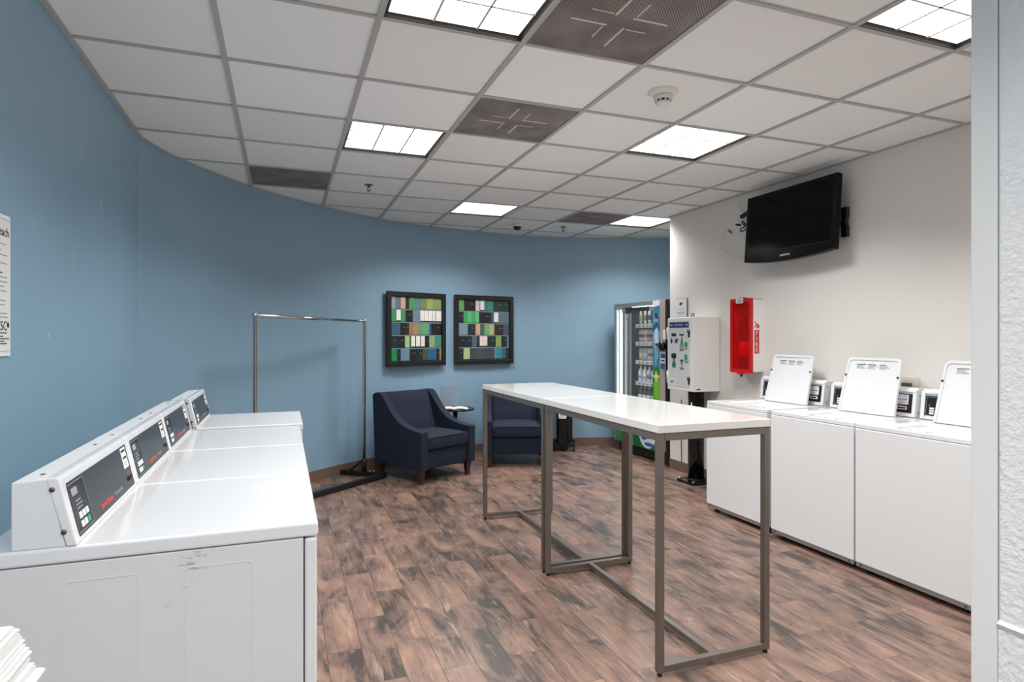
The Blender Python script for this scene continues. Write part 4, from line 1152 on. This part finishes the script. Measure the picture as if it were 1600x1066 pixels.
sp = MB().box(.06, .075, yg1 - .245, yg1 - .232, .52, zi1 - .08, M['alu'])
for k in range(40): sp.box(.062, .068, yg1 - .16, yg1 - .135, .55 + k * .027, .55 + k * .027 + .014, M['alu'])
sp.box(.07, .08, yg1 - .23, yg1 - .09, .52, zi1 - .08, M['dark_int'])
sp.build('elevator_rail', parent=t)
MB().box(.03, .032, yg1 - .17, yg1 - .08, zi1 - .075, zi1 - .02, colour((190, 206, 206))).build('price_card', parent=t)
MB().box(.03, .032, yg0 + .02, yg0 + .14, zi1 - .07, zi1 - .02, M['paper']).build('price_card', parent=t)
MB().lathe([(.012, 0), (.012, .5)], n=12, m=M['tube'], mtx=Matrix.Translation((.05, yg0 + .02, zi1 + .0)) @ Matrix.Rotation(-PI / 2, 4, 'X')).build('top_lamp_tube', parent=t)
SH = [1.53, 1.32, 1.10, .85, .60]
ys0, ys1 = yg0 + .01, yg1 - .255
for z in SH:
    s = MB().box(.13, .5, ys0, ys1, z - .012, z, M['alu'], .001)
    s.box(.12, .132, ys0, ys1, z - .04, z + .006, M['key'], .001)
    for k in range(6): s.box(.119, .12, ys0 + .03 + k * .085, ys0 + .07 + k * .085, z - .03, z - .008, M['ink_grey'])
    s.build('shelf', parent=t)

def bag(wd, hg, dpth, m1, m2):
    b = bmesh.new(); n = 8; F = {}; Bk = {}
    for i in range(n + 1):
        for j in range(n + 1):
            u_, v_ = i / n, j / n
            c = (1 - (2 * u_ - 1) ** 2) * (1 - (2 * v_ - 1) ** 4)
            y = (u_ - .5) * wd * (1 - .1 * math.sin(PI * v_)); z = v_ * hg
            F[i, j] = b.verts.new((-.003 - dpth / 2 * c + .006 * math.sin(9 * u_ + 5 * v_) * c, y, z)); Bk[i, j] = b.verts.new((.003 + dpth / 2 * c, y, z))
    for i in range(n):
        for j in range(n):
            b.faces.new((F[i, j], F[i + 1, j], F[i + 1, j + 1], F[i, j + 1])); b.faces.new((Bk[i, j], Bk[i, j + 1], Bk[i + 1, j + 1], Bk[i + 1, j]))
    for k in range(n):
        b.faces.new((F[k, 0], Bk[k, 0], Bk[k + 1, 0], F[k + 1, 0])); b.faces.new((F[k + 1, n], Bk[k + 1, n], Bk[k, n], F[k, n]))
        b.faces.new((F[0, k + 1], Bk[0, k + 1], Bk[0, k], F[0, k])); b.faces.new((F[n, k], Bk[n, k], Bk[n, k + 1], F[n, k + 1]))
    q = MB(); q._add(b, m1, None, True)
    i2 = q.mi(m2)
    for f in q.bm.faces:
        cz = f.calc_center_median().z / hg
        if .35 < cz < .68: f.material_index = i2
    return q
def bottle(m1, m2, cap, s=1.):
    q = MB().lathe([(.030 * s, 0), (.033 * s, .008), (.033 * s, .11 * s), (.028 * s, .135 * s), (.012 * s, .165 * s), (.012 * s, .178 * s)], n=18, m=m1)
    q.lathe([(.0335 * s, .045 * s), (.0335 * s, .10 * s)], n=18, m=m2)
    q.lathe([(.014 * s, .176 * s), (.014 * s, .192 * s), (.012 * s, .194 * s)], n=14, m=cap); return q
def snackbar(m1, m2):
    q = MB().box(-.01, .01, -.02, .02, .008, .15, m1, .006).box(-.0115, .0115, -.0205, .0205, .05, .11, m2, .004)
    q.box(-.002, .002, -.02, .02, 0, .012, m1).box(-.002, .002, -.02, .02, .146, .16, m1); return q
WH = colour((232, 232, 228)); rowsV = [
    ('top', SH[0], 'snackbar', [((224, 222, 180), (190, 196, 120)), ((220, 220, 222), (120, 124, 130)), ((220, 220, 222), (60, 62, 70)), ((226, 226, 226), (140, 140, 146)), ((210, 190, 160), (110, 80, 62))]),
    ('second', SH[1], 'bag', [((220, 222, 224), (64, 66, 72)), ((236, 236, 234), (190, 150, 140)), ((206, 176, 166), (120, 72, 64)), ((222, 224, 226), (90, 92, 98)), ((226, 222, 214), (150, 110, 90))]),
    ('third', SH[2], 'bag', [((214, 186, 160), (232, 226, 218)), ((160, 200, 220), (226, 234, 238)), ((214, 216, 220), (150, 120, 110)), ((200, 210, 216), (80, 90, 100)), ((206, 200, 190), (96, 80, 74))]),
    ('fourth', SH[3], 'bottle', [((226, 232, 236), (190, 206, 214)), ((226, 232, 236), (232, 234, 236)), ((222, 228, 232), (120, 140, 156)), ((226, 230, 234), (214, 216, 220)), ((216, 222, 226), (180, 140, 130))]),
    ('lowest', SH[4], 'bottle', [((70, 74, 78), (226, 228, 230)), ((60, 64, 68), (224, 226, 228)), ((70, 70, 74), (220, 222, 226)), ((64, 66, 70), (214, 210, 204)), ((70, 70, 72), (226, 224, 222))])]
ORD = ['leftmost', 'second from the left', 'third from the left', 'fourth from the left', 'rightmost']
for nm, z, kind, cols in rowsV:
    n = len(cols)
    for k, (c1, c2_) in enumerate(cols):
        y = YV0 + ys1 - .05 - k * .092
        m1, m2 = colour(c1, .3), colour(c2_, .3)
        q = {'snackbar': lambda: snackbar(m1, m2), 'bag': lambda: bag(.084, .15, .05, m1, m2), 'bottle': lambda: bottle(m1, m2, WH if z > .7 else colour((226, 228, 230)))}[kind]()
        name, cat = {'snackbar': ('snack_bar', 'snack'), 'bag': ('snack_bag', 'snack'), 'bottle': ('drink_bottle', 'bottle')}[kind]
        pos = 'rightmost' if k == n - 1 else ORD[k]
        o = q.build(name, loc=(XV + (.165 if kind != 'bag' else .17), y, z + .0005))
        tag(o, '%s %s on the %s shelf inside the vending machine' % (pos, name.replace('_', ' '), nm), cat, 'goods on the vending machine shelves')
        if kind == 'bag': o.location.z += .001

# ------------------------------------------------------------------ camera, world, colour management
cam = bpy.data.cameras.new('camera'); co = bpy.data.objects.new('camera', cam); COL.objects.link(co)
cam.sensor_fit = 'HORIZONTAL'; cam.sensor_width = 36; cam.lens = 953.04 * 36 / 1600
cam.shift_y = -5 / 1600; cam.clip_start = .05
co.location = (0, 0, H); co.rotation_euler = (PI / 2, 0, -YAW)
C.camera = co
w = bpy.data.worlds.new('world'); C.world = w; w.use_nodes = True
w.node_tree.nodes['Background'].inputs[0].default_value = (1, .99, .97, 1); w.node_tree.nodes['Background'].inputs[1].default_value = .7
C.view_settings.view_transform = 'Standard'; C.view_settings.look = 'None'
C.view_settings.exposure = .33; C.view_settings.gamma = 1; C.view_settings.use_curve_mapping = False
